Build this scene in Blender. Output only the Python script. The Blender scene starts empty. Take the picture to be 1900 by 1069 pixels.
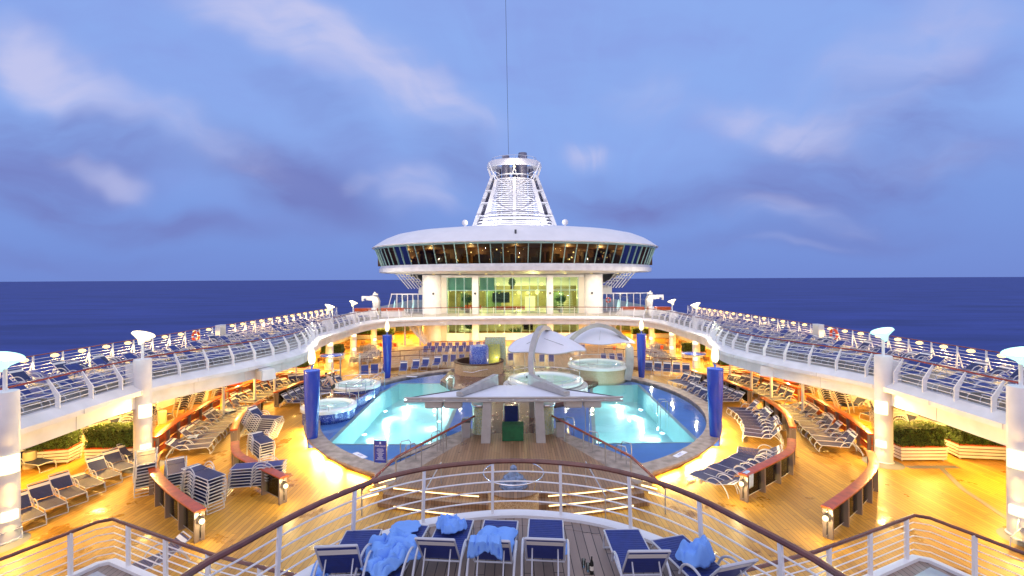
import bpy, bmesh, math, random
from mathutils import Vector, Matrix
R=math.radians; PI=math.pi
random.seed(7)
sc=bpy.context.scene; col=sc.collection
# ---------------------------------------------------------------- camera
F=860.0; HC=8.7; ROLL=0.0047; CX,CY=951.0,517.5
cam=bpy.data.objects.new('camera',bpy.data.cameras.new('camera')); col.objects.link(cam); sc.camera=cam
cam.data.sensor_width=36; cam.data.lens=F/1900*36; cam.data.clip_start=.1; cam.data.clip_end=60000
cam.data.shift_x=-1/1900; cam.data.shift_y=-17/1900
ca,sa=math.cos(ROLL),math.sin(ROLL)
cam.matrix_world=Matrix(((ca,sa,0,0),(0,0,-1,0),(-sa,ca,0,HC),(0,0,0,1)))
def P(px,py,z=0.0):
    "a measured sight line of the photograph met with the level z: plan position"
    u=(px-CX)/F; v=(CY-py)/F
    x=u*ca+v*sa; q=-u*sa+v*ca
    t=(z-HC)/q
    return Vector((x*t,t))
# ---------------------------------------------------------------- world: dusk sky with long-exposure clouds
w=bpy.data.worlds.new('World'); sc.world=w; w.use_nodes=True
N=w.node_tree.nodes; L=w.node_tree.links; N.clear()
def nd(t,**k):
    n=N.new(t)
    for a,b in k.items(): setattr(n,a,b)
    return n
def mth(op,a,b=None,c=None,clamp=False):
    n=nd('ShaderNodeMath',operation=op,use_clamp=clamp)
    for i,v in enumerate((a,b,c)):
        if v is None: continue
        if isinstance(v,(int,float)): n.inputs[i].default_value=v
        else: L.new(v,n.inputs[i])
    return n.outputs[0]
def mix(f,a,b):
    n=nd('ShaderNodeMix',data_type='RGBA')
    for s,v in ((0,f),(6,a),(7,b)):
        if isinstance(v,(int,float)): n.inputs[s].default_value=v
        elif isinstance(v,tuple): n.inputs[s].default_value=(*v,1)
        else: L.new(v,n.inputs[s])
    return n.outputs[2]
tc=nd('ShaderNodeTexCoord'); sep=nd('ShaderNodeSeparateXYZ'); L.new(tc.outputs['Generated'],sep.inputs[0])
ey=mth('MAXIMUM',sep.outputs[1],.06); U=mth('DIVIDE',sep.outputs[0],ey); V=mth('DIVIDE',sep.outputs[2],ey)
uv=nd('ShaderNodeCombineXYZ'); L.new(U,uv.inputs[0]); L.new(V,uv.inputs[1])
dn=nd('ShaderNodeTexNoise'); dn.inputs['Scale'].default_value=3.2; dn.inputs['Detail'].default_value=3
L.new(uv.outputs[0],dn.inputs['Vector'])
dm=nd('ShaderNodeVectorMath',operation='MULTIPLY_ADD'); L.new(dn.outputs['Color'],dm.inputs[0])
dm.inputs[1].default_value=(.26,.2,0); L.new(uv.outputs[0],dm.inputs[2])
do=nd('ShaderNodeVectorMath',operation='SUBTRACT'); L.new(dm.outputs[0],do.inputs[0]); do.inputs[1].default_value=(.13,.10,0)
UV=do.outputs[0]
ramp=nd('ShaderNodeValToRGB'); L.new(sep.outputs[2],ramp.inputs[0]); e=ramp.color_ramp.elements
e[0].position=0; e[0].color=(.175,.265,.66,1); e[1].position=.13; e[1].color=(.205,.335,.76,1)
for p_,c_ in ((.25,(.265,.42,.86,1)),(.52,(.27,.42,.86,1)),(.62,(.65,.72,.98,1)),(1,(1.15,1.2,1.45,1))):  # zenith above the view made brighter and whiter, added fill for upward faces
    x_=e.new(p_); x_.color=c_
sky=ramp.outputs[0]
def blob(px,py,lx,ly,ang,pw=1.0):
    mp=nd('ShaderNodeMapping',vector_type='TEXTURE'); L.new(UV,mp.inputs[0])
    mp.inputs['Location'].default_value=((px-CX)/F,(CY-py)/F,0); mp.inputs['Rotation'].default_value=(0,0,R(ang)); mp.inputs['Scale'].default_value=(lx/F,ly/F,1)
    ln=nd('ShaderNodeVectorMath',operation='LENGTH'); L.new(mp.outputs[0],ln.inputs[0])
    mr=nd('ShaderNodeMapRange',interpolation_type='SMOOTHERSTEP'); L.new(ln.outputs['Value'],mr.inputs[0])
    mr.inputs[1].default_value=0; mr.inputs[2].default_value=1; mr.inputs[3].default_value=pw; mr.inputs[4].default_value=0
    return mr.outputs[0]
def acc(lst):
    o=lst[0]
    for q in lst[1:]: o=mth('ADD',o,q)
    return o
nz=nd('ShaderNodeTexNoise'); nz.inputs['Scale'].default_value=1.0; nz.inputs['Detail'].default_value=7; nz.inputs['Roughness'].default_value=.55
mpn=nd('ShaderNodeMapping'); mpn.inputs['Rotation'].default_value=(0,0,R(27)); mpn.inputs['Scale'].default_value=(1.6,5.2,1); L.new(UV,mpn.inputs[0]); L.new(mpn.outputs[0],nz.inputs['Vector'])
nz2=nd('ShaderNodeTexNoise'); nz2.inputs['Scale'].default_value=1.0; nz2.inputs['Detail'].default_value=8
mp2=nd('ShaderNodeMapping'); mp2.inputs['Scale'].default_value=(2.2,9,1); mp2.inputs['Rotation'].default_value=(0,0,R(10)); L.new(UV,mp2.inputs[0]); L.new(mp2.outputs[0],nz2.inputs['Vector'])
def rng(s,a,b):
    m=nd('ShaderNodeMapRange',interpolation_type='SMOOTHSTEP'); L.new(s,m.inputs[0]); m.inputs[1].default_value=a; m.inputs[2].default_value=b; return m.outputs[0]
su=nd('ShaderNodeSeparateXYZ'); L.new(UV,su.inputs[0])
fx=mth('SUBTRACT',su.outputs[0],.16); fy=mth('SUBTRACT',su.outputs[1],.04)
fa=mth('ARCTAN2',fy,fx); fr_=mth('SQRT',mth('ADD',mth('MULTIPLY',fx,fx),mth('MULTIPLY',fy,fy)))
fc=nd('ShaderNodeCombineXYZ'); L.new(mth('MULTIPLY',fa,4.6),fc.inputs[0]); L.new(mth('MULTIPLY',fr_,2.1),fc.inputs[1])
nz3=nd('ShaderNodeTexNoise'); nz3.inputs['Scale'].default_value=1.6; nz3.inputs['Detail'].default_value=4; nz3.inputs['Roughness'].default_value=.5; L.new(fc.outputs[0],nz3.inputs['Vector'])
n1=rng(nz.outputs[0],.34,.66); n2=mth('ADD',mth('MULTIPLY',rng(nz2.outputs[0],.34,.66),.5),mth('MULTIPLY',rng(nz3.outputs[0],.3,.7),.5))
dark=acc([blob(120,235,330,90,-14,.9),blob(560,330,360,110,-20,.9),blob(260,405,480,55,-5,.8),blob(1150,372,260,60,-2,1.),blob(1640,320,450,140,3,.9),blob(1700,200,330,110,12,.5),blob(60,330,300,110,-6,.7),
          blob(1520,440,520,50,3,.5),blob(120,480,380,40,0,.5),blob(840,290,170,90,-25,.6),blob(1400,370,200,50,0,.5),blob(620,230,260,60,-32,.5)])
dark=mth('MULTIPLY',dark,mth('MULTIPLY_ADD',n1,.95,.25))
lite=acc([blob(620,85,430,135,-34,1.0),blob(480,20,260,110,-20,.6),blob(70,105,260,120,-26,1.25),blob(850,195,210,80,-30,.55),blob(1430,250,270,75,-8,.85),blob(790,355,130,60,-14,.8),blob(1095,300,80,45,-10,.85),
          blob(1780,60,300,140,10,.5),blob(1480,400,230,45,-6,.7),blob(190,312,150,45,-22,.65),blob(340,240,400,75,-22,.65),blob(1190,190,120,110,0,.35),blob(1600,170,330,130,18,.5),blob(680,338,70,30,0,.6),blob(1500,455,160,18,0,.4),blob(1750,300,240,60,4,.35)])
lite=mth('MULTIPLY',lite,mth('MULTIPLY_ADD',n2,.75,.3))
gen=mth('MULTIPLY',mth('MULTIPLY',n1,n2),rng(sep.outputs[2],.02,.2))
sky=mix(mth('MULTIPLY',gen,.5),sky,(.24,.30,.72))
sky=mix(mth('MINIMUM',mth('MULTIPLY',dark,.95),.85),sky,(.172,.205,.52))
sky=mix(mth('MULTIPLY',rng(lite,0,1.05),.9),sky,(.56,.58,.86))
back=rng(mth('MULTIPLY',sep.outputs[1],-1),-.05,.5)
sky=mix(back,sky,(.95,.88,1.08))  # unseen bright sky behind the camera, added to light front-facing surfaces
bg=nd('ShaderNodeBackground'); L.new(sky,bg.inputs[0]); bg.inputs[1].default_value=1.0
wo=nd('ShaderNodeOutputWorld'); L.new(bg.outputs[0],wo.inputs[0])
sun=bpy.data.objects.new('afterglow_sun',bpy.data.lights.new('afterglow_sun','SUN')); col.objects.link(sun)
sun.data.energy=.25; sun.data.angle=R(40); sun.data.color=(.85,.85,1); sun.rotation_euler=(R(50),0,R(-25))
sc.view_settings.view_transform='Standard'; sc.view_settings.look='None'; sc.view_settings.exposure=0; sc.view_settings.gamma=1
sc.cycles.max_bounces=7; sc.cycles.transparent_max_bounces=16; sc.cycles.sample_clamp_indirect=4; sc.cycles.caustics_reflective=False; sc.cycles.caustics_refractive=False
sc.cycles.use_light_tree=True
# ---------------------------------------------------------------- materials
def mat(name,c,rough=.5,metal=0,spec=.5,var=0,vs=3.,bump=0,bs=30.,emit=None,es=0,alpha=1,coat=0):
    m=bpy.data.materials.new(name); m.use_nodes=True; t=m.node_tree; b=t.nodes['Principled BSDF']
    b.inputs['Base Color'].default_value=(*c,1); b.inputs['Roughness'].default_value=rough; b.inputs['Metallic'].default_value=metal
    b.inputs['Specular IOR Level'].default_value=spec; b.inputs['Coat Weight'].default_value=coat
    if emit: b.inputs['Emission Color'].default_value=(*emit,1); b.inputs['Emission Strength'].default_value=es
    if var:
        n=t.nodes.new('ShaderNodeTexNoise'); n.inputs['Scale'].default_value=vs; n.inputs['Detail'].default_value=6
        g=t.nodes.new('ShaderNodeNewGeometry'); t.links.new(g.outputs['Position'],n.inputs['Vector'])
        r=t.nodes.new('ShaderNodeValToRGB'); r.color_ramp.elements[0].position=.32; r.color_ramp.elements[1].position=.68
        r.color_ramp.elements[0].color=tuple(x*(1-var) for x in c)+(1,); r.color_ramp.elements[1].color=tuple(min(1,x*(1+var*.5)) for x in c)+(1,)
        t.links.new(n.outputs[0],r.inputs[0]); t.links.new(r.outputs[0],b.inputs['Base Color'])
    if bump:
        n=t.nodes.new('ShaderNodeTexNoise'); n.inputs['Scale'].default_value=bs; bp=t.nodes.new('ShaderNodeBump'); bp.inputs['Strength'].default_value=bump; bp.inputs['Distance'].default_value=.02
        g=t.nodes.new('ShaderNodeNewGeometry'); t.links.new(g.outputs['Position'],n.inputs['Vector'])
        t.links.new(n.outputs[0],bp.inputs['Height']); t.links.new(bp.outputs[0],b.inputs['Normal'])
    return m
def teak(name,c0,c1,caulk,pitch=.16,wet=.5,rough=.45,angle=0):
    m=bpy.data.materials.new(name); m.use_nodes=True; t=m.node_tree; b=t.nodes['Principled BSDF']; n=t.nodes; l=t.links
    def M(op,a,b_=None,c_=None):
        q=n.new('ShaderNodeMath'); q.operation=op
        for i,v in enumerate((a,b_,c_)):
            if v is None: continue
            if isinstance(v,(int,float)): q.inputs[i].default_value=v
            else: l.new(v,q.inputs[i])
        return q.outputs[0]
    g=n.new('ShaderNodeNewGeometry'); mp=n.new('ShaderNodeMapping'); mp.inputs['Rotation'].default_value=(0,0,angle); l.new(g.outputs['Position'],mp.inputs[0])
    s=n.new('ShaderNodeSeparateXYZ'); l.new(mp.outputs[0],s.inputs[0])
    k=M('DIVIDE',s.outputs[0],pitch); fl=M('FLOOR',k); fr=M('FRACT',k)
    wn=n.new('ShaderNodeTexWhiteNoise'); wn.noise_dimensions='1D'; l.new(fl,wn.inputs['W'])
    yy=M('ADD',M('DIVIDE',s.outputs[1],2.6),M('MULTIPLY',wn.outputs['Value'],7)); yf=M('FLOOR',yy); yr=M('FRACT',yy)
    cb=n.new('ShaderNodeCombineXYZ'); l.new(fl,cb.inputs[0]); l.new(yf,cb.inputs[1])
    w2=n.new('ShaderNodeTexWhiteNoise'); w2.noise_dimensions='2D'; l.new(cb.outputs[0],w2.inputs['Vector'])
    nz=n.new('ShaderNodeTexNoise'); nz.inputs['Scale'].default_value=.55; nz.inputs['Detail'].default_value=7; l.new(g.outputs['Position'],nz.inputs['Vector'])
    gr=n.new('ShaderNodeTexNoise'); gm=n.new('ShaderNodeMapping'); gm.inputs['Scale'].default_value=(40,2.5,1); l.new(mp.outputs[0],gm.inputs[0]); l.new(gm.outputs[0],gr.inputs['Vector']); gr.inputs['Scale'].default_value=1
    f=M('ADD',M('MULTIPLY',w2.outputs['Value'],.45),M('ADD',M('MULTIPLY',nz.outputs[0],.5),M('MULTIPLY',gr.outputs[0],.2)))
    r=n.new('ShaderNodeValToRGB'); r.color_ramp.elements[0].position=.25; r.color_ramp.elements[1].position=.85
    r.color_ramp.elements[0].color=(*c0,1); r.color_ramp.elements[1].color=(*c1,1); l.new(f,r.inputs[0])
    seam=M('MAXIMUM',M('LESS_THAN',fr,.085),M('LESS_THAN',yr,.006))
    mx=n.new('ShaderNodeMix'); mx.data_type='RGBA'; l.new(seam,mx.inputs[0]); l.new(r.outputs[0],mx.inputs[6]); mx.inputs[7].default_value=(*caulk,1)
    # rain-wet patches: darker wood, glossy film
    wz=n.new('ShaderNodeTexNoise'); wz.inputs['Scale'].default_value=.42; wz.inputs['Detail'].default_value=9; wz.inputs['Roughness'].default_value=.62; l.new(g.outputs['Position'],wz.inputs['Vector'])
    wr=n.new('ShaderNodeMapRange'); l.new(wz.outputs[0],wr.inputs[0]); wr.inputs[1].default_value=1-wet-.02+.08; wr.inputs[2].default_value=1-wet+.13; 
    dk=n.new('ShaderNodeMix'); dk.data_type='RGBA'; dk.blend_type='MULTIPLY'; l.new(wr.outputs[0],dk.inputs[0]); l.new(mx.outputs[2],dk.inputs[6]); dk.inputs[7].default_value=(.68,.62,.58,1)
    l.new(dk.outputs[2],b.inputs['Base Color'])
    rr=M('SUBTRACT',rough,M('MULTIPLY',wr.outputs[0],rough-.16)); l.new(rr,b.inputs['Roughness'])
    bp=n.new('ShaderNodeBump'); bp.inputs['Strength'].default_value=.35; bp.inputs['Distance'].default_value=.01
    bn=n.new('ShaderNodeTexNoise'); bn.inputs['Scale'].default_value=6; l.new(g.outputs['Position'],bn.inputs['Vector'])
    l.new(M('SUBTRACT',M('ADD',bn.outputs[0],M('MULTIPLY',gr.outputs[0],.2)),M('MULTIPLY',seam,.5)),bp.inputs['Height']); l.new(bp.outputs[0],b.inputs['Normal'])
    return m
def mosaic(name,cols,scale=34):
    m=bpy.data.materials.new(name); m.use_nodes=True; t=m.node_tree; b=t.nodes['Principled BSDF']
    v=t.nodes.new('ShaderNodeTexVoronoi'); v.inputs['Scale'].default_value=scale; g=t.nodes.new('ShaderNodeNewGeometry'); t.links.new(g.outputs['Position'],v.inputs['Vector'])
    s=t.nodes.new('ShaderNodeSeparateColor'); t.links.new(v.outputs['Color'],s.inputs[0])
    r=t.nodes.new('ShaderNodeValToRGB'); r.color_ramp.interpolation='CONSTANT'; el=r.color_ramp.elements
    el[0].color=(*cols[0],1); el[1].position=1/len(cols); el[1].color=(*cols[1],1)
    for i,c in enumerate(cols[2:]): x=el.new((i+2)/len(cols)); x.color=(*c,1)
    t.links.new(s.outputs[0],r.inputs[0]); t.links.new(r.outputs[0],b.inputs['Base Color']); b.inputs['Roughness'].default_value=.25
    return m
def glass(name,tint,refl=.9,rough=0.02,ior=1.5,bump=0,bs=1.,fac=None):
    m=bpy.data.materials.new(name); m.use_nodes=True; t=m.node_tree; n=t.nodes; n.clear()
    tr=n.new('ShaderNodeBsdfTransparent'); tr.inputs[0].default_value=(*tint,1); gl=n.new('ShaderNodeBsdfGlossy'); gl.inputs['Roughness'].default_value=rough; gl.inputs[0].default_value=(refl,refl,refl,1)
    fr=n.new('ShaderNodeFresnel'); fr.inputs[0].default_value=ior; mx=n.new('ShaderNodeMixShader'); o=n.new('ShaderNodeOutputMaterial')
    t.links.new(fr.outputs[0],mx.inputs[0]); t.links.new(tr.outputs[0],mx.inputs[1]); t.links.new(gl.outputs[0],mx.inputs[2]); t.links.new(mx.outputs[0],o.inputs[0])
    if bump:
        nz=n.new('ShaderNodeTexNoise'); nz.inputs['Scale'].default_value=bs; nz.inputs['Detail'].default_value=4; g=n.new('ShaderNodeNewGeometry'); t.links.new(g.outputs['Position'],nz.inputs['Vector'])
        bp=n.new('ShaderNodeBump'); bp.inputs['Strength'].default_value=bump; bp.inputs['Distance'].default_value=.1; t.links.new(nz.outputs[0],bp.inputs['Height']); t.links.new(bp.outputs[0],gl.inputs['Normal']); t.links.new(bp.outputs[0],fr.inputs['Normal'])
    return m
WARM=(1,.55,.12); WHT=(1,.86,.62); COOL=(.62,1,.86)
M_={}
M_['white']=mat('white_paint',(.77,.77,.78),.38,var=.13,vs=1.1,bump=.06,bs=3)
M_['whitem']=mat('white_tube',(.8,.8,.82),.3)
M_['roofw']=mat('roof_paint',(.76,.77,.8),.45,var=.05,vs=.6)
M_['deck']=teak('pool_deck_teak',(.36,.18,.024),(.55,.30,.04),(.11,.055,.02),.17,.49,.42)
M_['plat']=teak('weathered_teak',(.20,.15,.125),(.33,.25,.21),(.02,.017,.016),.165,.30,.5)
M_['walk']=teak('walkway_teak',(.20,.115,.06),(.34,.20,.11),(.035,.02,.012),.13,.46,.42)
M_['dark_teak']=teak('rain_soaked_teak',(.13,.06,.045),(.25,.14,.11),(.02,.012,.01),.13,.62,.3)
M_['cope']=mat('bleached_coping_wood',(.33,.27,.23),.5,var=.45,vs=2.5,bump=.2,bs=12)
M_['upper']=mat('upper_deck_covering',(.34,.32,.27),.5,var=.2,vs=1.2)
M_['rail']=mat('varnished_handrail',(.26,.045,.02),.22,var=.35,vs=5,coat=.6)
M_['raild']=mat('dark_handrail',(.15,.045,.03),.25,var=.3,vs=5,coat=.5)
M_['ledge_red']=mat('varnished_mahogany',(.50,.075,.012),.3,var=.3,vs=4,coat=.15)
M_['post']=mat('brown_metal_post',(.24,.19,.17),.4,metal=.3)
M_['navy']=mat('navy_strap',(.017,.03,.12),.5,var=.2,vs=9)
M_['blue']=mat('blue_strap',(.012,.032,.21),.5,var=.15,vs=9)
M_['frameup']=mat('white_lounger_frame',(.50,.52,.58),.35)
M_['strap']=mat('cream_strap',(.78,.76,.7),.5)
M_['alu']=mat('brushed_metal',(.5,.5,.52),.35,metal=.7,var=.15,vs=2)
M_['chrome']=mat('polished_rail',(.75,.76,.78),.16,metal=1)
M_['colblue']=mat('blue_column_paint',(.015,.06,.50),.25,coat=.4,var=.1,vs=1)
M_['ledge']=mat('blue_pool_ledge',(.15,.32,.86),.35,var=.12,vs=.8)
M_['basin']=mat('pale_pool_basin',(.50,.83,.84),.5,var=.08,vs=.7)
M_['line']=mat('pool_edge_tile',(.62,.68,.62),.4,var=.1,vs=3)
M_['tub']=mat('white_tub_shell',(.80,.86,.84),.2,coat=.5)
M_['mosb']=mosaic('blue_mosaic',[(.03,.06,.38),(.05,.10,.45),(.02,.05,.30),(.25,.35,.65),(.04,.08,.42),(.10,.16,.5)],26)
M_['mosg']=mosaic('green_mosaic',[(.45,.55,.42),(.55,.62,.48),(.30,.42,.36),(.5,.5,.16),(.62,.66,.55)],26)
M_['moso']=mosaic('olive_gold_mosaic',[(.42,.42,.10),(.30,.36,.14),(.5,.48,.12),(.25,.33,.2)],26)
M_['peb']=mosaic('tan_pebble',[(.50,.36,.20),(.42,.29,.16),(.60,.44,.27),(.36,.24,.13),(.55,.42,.28)],40)
M_['pebg']=mosaic('pale_pebble',[(.55,.50,.33),(.45,.44,.28),(.62,.57,.40),(.5,.42,.25)],40)
M_['sail']=mat('white_sail_fabric',(.72,.74,.82),.6,var=.05,vs=1)
M_['mast']=mat('grey_mast',(.40,.39,.39),.45,metal=.3,var=.15,vs=2)
M_['grey']=mat('light_grey_case',(.55,.54,.54),.5,var=.08,vs=3)
M_['dgrey']=mat('dark_grey_metal',(.06,.065,.08),.5)
M_['stack']=mat('exhaust_steel',(.22,.22,.30),.45,metal=.4,var=.2,vs=2)
M_['cream']=mat('cream_wall',(.75,.70,.60),.5,var=.05,vs=1)
M_['bin']=mat('beige_bin',(.72,.64,.40),.5)
M_['green']=mat('green_canvas',(.008,.10,.035),.7,var=.3,vs=4)
M_['bluesign']=mat('blue_board',(.03,.05,.36),.4)
M_['print']=mat('white_print',(.75,.78,.9),.5)
M_['towel']=mat('blue_towel',(.20,.40,.88),.95,spec=.1,var=.05,vs=4,bump=.25,bs=140)
M_['towelw']=mat('pale_towel',(.6,.72,.85),.95,spec=.1,var=.15,vs=9)
M_['hull']=mat('hull_paint',(.7,.7,.72),.5)
M_['orange']=mat('lifebuoy_orange',(.75,.09,.02),.5)
M_['wicker']=mat('wicker',(.34,.18,.06),.7,var=.4,vs=30)
M_['brown']=mat('brown_interior',(.10,.045,.02),.6,var=.6,vs=.7)
M_['floorin']=mat('dark_carpet',(.05,.03,.03),.8)
M_['lobby']=mat('lobby_panelling',(.50,.42,.20),.5,var=.35,vs=.6)
M_['lobbyg']=mat('green_lobby_panel',(.10,.16,.09),.5,var=.4,vs=.8)
M_['blind']=mat('teal_blind',(.36,.62,.70),.7,var=.1,vs=1)
M_['mull']=mat('teal_mullion',(.28,.46,.44),.35,metal=.3)
M_['glass']=glass('tinted_glass',(.72,.86,.76),.55)
M_['gdark']=glass('dark_lounge_glass',(.62,.62,.58),.35)
M_['gclear']=glass('clear_screen',(.85,.93,.92),.9)
M_['water']=glass('pool_water',(.84,.965,.98),.8,.04,1.33,.10,1.1)
M_['gblue']=mat('blue_tinted_window',(.01,.03,.12),.12,spec=.8)
M_['ice']=mat('carved_glass_blue',(.16,.23,.38),.15,var=.5,vs=9,bump=.8,bs=20)
M_['leaf']=mat('hedge_leaf',(.055,.11,.018),.6,var=.6,vs=5)
M_['palm']=mat('palm_leaf',(.05,.16,.05),.5,var=.4,vs=4)
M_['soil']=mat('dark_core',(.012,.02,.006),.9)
M_['bottle']=mat('dark_bottle',(.01,.012,.01),.1)
M_['skin']=mat('skin',(.55,.32,.22),.5); M_['hair']=mat('hair',(.04,.02,.012),.7); M_['black']=mat('black_cloth',(.012,.012,.014),.8)
M_['table']=mat('blue_table_top',(.05,.25,.6),.4); M_['tgrey']=mat('grey_floor_plate',(.17,.18,.2),.5)
M_['darkw']=mat('pool_tub_water_floor',(.62,.85,.80),.4)
def em(name,c,s): return mat(name,(.02,.02,.02),.5,emit=c,es=s)
M_['ewarm']=em('warm_lamp',(1,.70,.24),2.9); M_['ewhite']=em('white_lamp',(1,.84,.5),2.2); M_['ecool']=em('cool_lamp',(.50,1,.82),1.5)
M_['eflame']=em('torch_lamp',(1,.84,.48),2.6); M_['estrip']=em('strip_lamp',(1,.74,.36),3); M_['epan']=em('wall_lamp',(1,.83,.50),2.2)
M_['esmall']=em('small_lamp',(1,.66,.26),5); M_['etv']=em('window_glow',(1,.8,.35),2.2); M_['epool']=em('underwater_lamp',(.85,1,1),3)
# sea
ms=bpy.data.materials.new('sea_water'); ms.use_nodes=True; b=ms.node_tree.nodes['Principled BSDF']; b.inputs['Base Color'].default_value=(.030,.052,.28,1); b.inputs['Roughness'].default_value=.55; b.inputs['Specular IOR Level'].default_value=.12
n=ms.node_tree.nodes.new('ShaderNodeTexNoise'); n.inputs['Scale'].default_value=.02; n.inputs['Detail'].default_value=8; n.inputs['Roughness'].default_value=.65; g=ms.node_tree.nodes.new('ShaderNodeNewGeometry'); mp=ms.node_tree.nodes.new('ShaderNodeMapping'); mp.inputs['Scale'].default_value=(.35,1.6,1)
ms.node_tree.links.new(g.outputs['Position'],mp.inputs[0]); ms.node_tree.links.new(mp.outputs[0],n.inputs['Vector'])
r=ms.node_tree.nodes.new('ShaderNodeValToRGB'); r.color_ramp.elements[0].position=.35; r.color_ramp.elements[0].color=(.014,.028,.165,1); r.color_ramp.elements[1].position=.7; r.color_ramp.elements[1].color=(.030,.054,.29,1)
ms.node_tree.links.new(n.outputs[0],r.inputs[0]); ms.node_tree.links.new(r.outputs[0],b.inputs['Base Color']); M_['sea']=ms
# ---------------------------------------------------------------- mesh helpers
class MB:
    def __init__(s): s.v=[]; s.f=[]
    def add(s,vs,fs):
        o=len(s.v); s.v+= [tuple(q) for q in vs]; s.f+=[tuple(i+o for i in f) for f in fs]; return s
    def box(s,c,d,rz=0,rx=0,taper=1):
        m=Matrix.Rotation(rz,3,'Z')@Matrix.Rotation(rx,3,'X'); vs=[]
        for z in (-1,1):
            k=taper if z>0 else 1
            for x,y in ((-1,-1),(1,-1),(1,1),(-1,1)): vs.append(m@Vector((x*d[0]/2*k,y*d[1]/2*k,z*d[2]/2))+Vector(c))
        return s.add(vs,[(3,2,1,0),(4,5,6,7),(0,1,5,4),(1,2,6,5),(2,3,7,6),(3,0,4,7)])
    def bar(s,a,b,wd,h):
        a=Vector(a);b=Vector(b);d=(b-a).normalized(); x=d.cross(Vector((0,0,1)))
        if x.length<1e-4: x=Vector((1,0,0))
        x.normalize(); y=x.cross(d); vs=[]
        for p in (a,b):
            for i,j in ((-1,-1),(1,-1),(1,1),(-1,1)): vs.append(p+x*i*wd/2+y*j*h/2)
        return s.add(vs,[(3,2,1,0),(4,5,6,7),(0,1,5,4),(1,2,6,5),(2,3,7,6),(3,0,4,7)])
    def tube(s,pts,r,n=6,closed=False,caps=True):
        pts=[Vector(p) for p in pts]; k=len(pts); rs=r if isinstance(r,(list,tuple)) else [r]*k; vs=[];x=None
        for i,p in enumerate(pts):
            if closed: d=pts[(i+1)%k]-pts[i-1]
            else: d=pts[min(i+1,k-1)]-pts[max(i-1,0)]
            d.normalize()
            if x is None:
                x=d.cross(Vector((0,0,1)))
                if x.length<1e-3: x=Vector((1,0,0))
            x=(x-d*x.dot(d)).normalized(); y=d.cross(x)
            for j in range(n): a=2*PI*j/n; vs.append(p+(x*math.cos(a)+y*math.sin(a))*rs[i])
        fs=[]
        for i in range(k if closed else k-1):
            i2=(i+1)%k
            for j in range(n): fs.append((i*n+j,i*n+(j+1)%n,i2*n+(j+1)%n,i2*n+j))
        if caps and not closed: fs.append(tuple(range(n-1,-1,-1))); fs.append(tuple((k-1)*n+j for j in range(n)))
        return s.add(vs,fs)
    def lathe(s,prof,n=24,c=(0,0,0),sx=1,sy=1,a0=0,a1=2*PI):
        full=abs(a1-a0-2*PI)<1e-6; m=n if full else n+1; vs=[];fs=[]
        for (r,z) in prof:
            for j in range(m): a=a0+(a1-a0)*j/n; vs.append((c[0]+r*math.cos(a)*sx,c[1]+r*math.sin(a)*sy,c[2]+z))
        for i in range(len(prof)-1):
            for j in range(n): j2=(j+1)%m; fs.append((i*m+j,i*m+j2,(i+1)*m+j2,(i+1)*m+j))
        return s.add(vs,fs)
    def cyl(s,c,r,h,n=20,r2=None):
        r2=r if r2 is None else r2
        return s.lathe([(0.0001,0),(r,0),(r2,h),(.0001,h)],n,c)
    def sph(s,c,r,n=12,sz=1): return s.lathe([(max(.0001,r*math.sin(PI*i/8)),-r*sz*math.cos(PI*i/8)) for i in range(9)],n,c)
    def prism(s,poly,z0,z1):
        k=len(poly); vs=[(p[0],p[1],z0) for p in poly]+[(p[0],p[1],z1) for p in poly]
        return s.add(vs,[tuple(range(k-1,-1,-1)),tuple(range(k,2*k))]+[(i,(i+1)%k,k+(i+1)%k,k+i) for i in range(k)])
    def sweep(s,path,prof,closed=False,cap=True):
        "profile (offset to the left of the path, z) carried along a plan path"
        k=len(path); m=len(prof); vs=[]
        for i in range(k):
            if closed: a,b_=path[i-1],path[(i+1)%k]
            else: a,b_=path[max(i-1,0)],path[min(i+1,k-1)]
            d=Vector((b_[0]-a[0],b_[1]-a[1])).normalized(); nrm=Vector((-d.y,d.x))
            for o,z in prof: vs.append((path[i][0]+nrm.x*o,path[i][1]+nrm.y*o,z))
        fs=[]
        for i in range(k if closed else k-1):
            i2=(i+1)%k
            for j in range(m): fs.append((i*m+j,i*m+(j+1)%m,i2*m+(j+1)%m,i2*m+j))
        if cap and not closed: fs.append(tuple(range(m))); fs.append(tuple((k-1)*m+j for j in range(m-1,-1,-1)))
        return s.add(vs,fs)
    def build(s,name,m,parent=None,smooth=False,loc=None):
        me=bpy.data.meshes.new(name); me.from_pydata(s.v,[],s.f)
        bm=bmesh.new(); bm.from_mesh(me); bmesh.ops.recalc_face_normals(bm,faces=bm.faces)
        ng=[f for f in bm.faces if len(f.verts)>4]
        if ng: bmesh.ops.triangulate(bm,faces=ng)
        bm.to_mesh(me); bm.free()
        if smooth:
            for p in me.polygons: p.use_smooth=True
            me.set_sharp_from_angle(angle=R(38))
        me.materials.append(m if not isinstance(m,str) else M_[m])
        o=bpy.data.objects.new(name,me); col.objects.link(o)
        if parent: o.parent=parent
        if loc is not None: o.location=loc
        return o
def face_up(o):
    bm=bmesh.new(); bm.from_mesh(o.data)
    for f in bm.faces:
        if f.normal.z<0: f.normal_flip()
    bm.to_mesh(o.data); bm.free()
def tag(o,label=None,cat=None,group=None,kind=None):
    if label: o['label']=label
    if cat: o['category']=cat
    if group: o['group']=group
    if kind: o['kind']=kind
    return o
def thing(name,label,cat,loc=(0,0,0),rz=0,group=None):
    o=bpy.data.objects.new(name,None); col.objects.link(o); o.location=loc; o.rotation_euler=(0,0,rz); o.empty_display_size=.2
    return tag(o,label,cat,group)
def struct(name,mb,m,**k): return tag(mb.build(name,m,**k),kind='structure')
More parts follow.
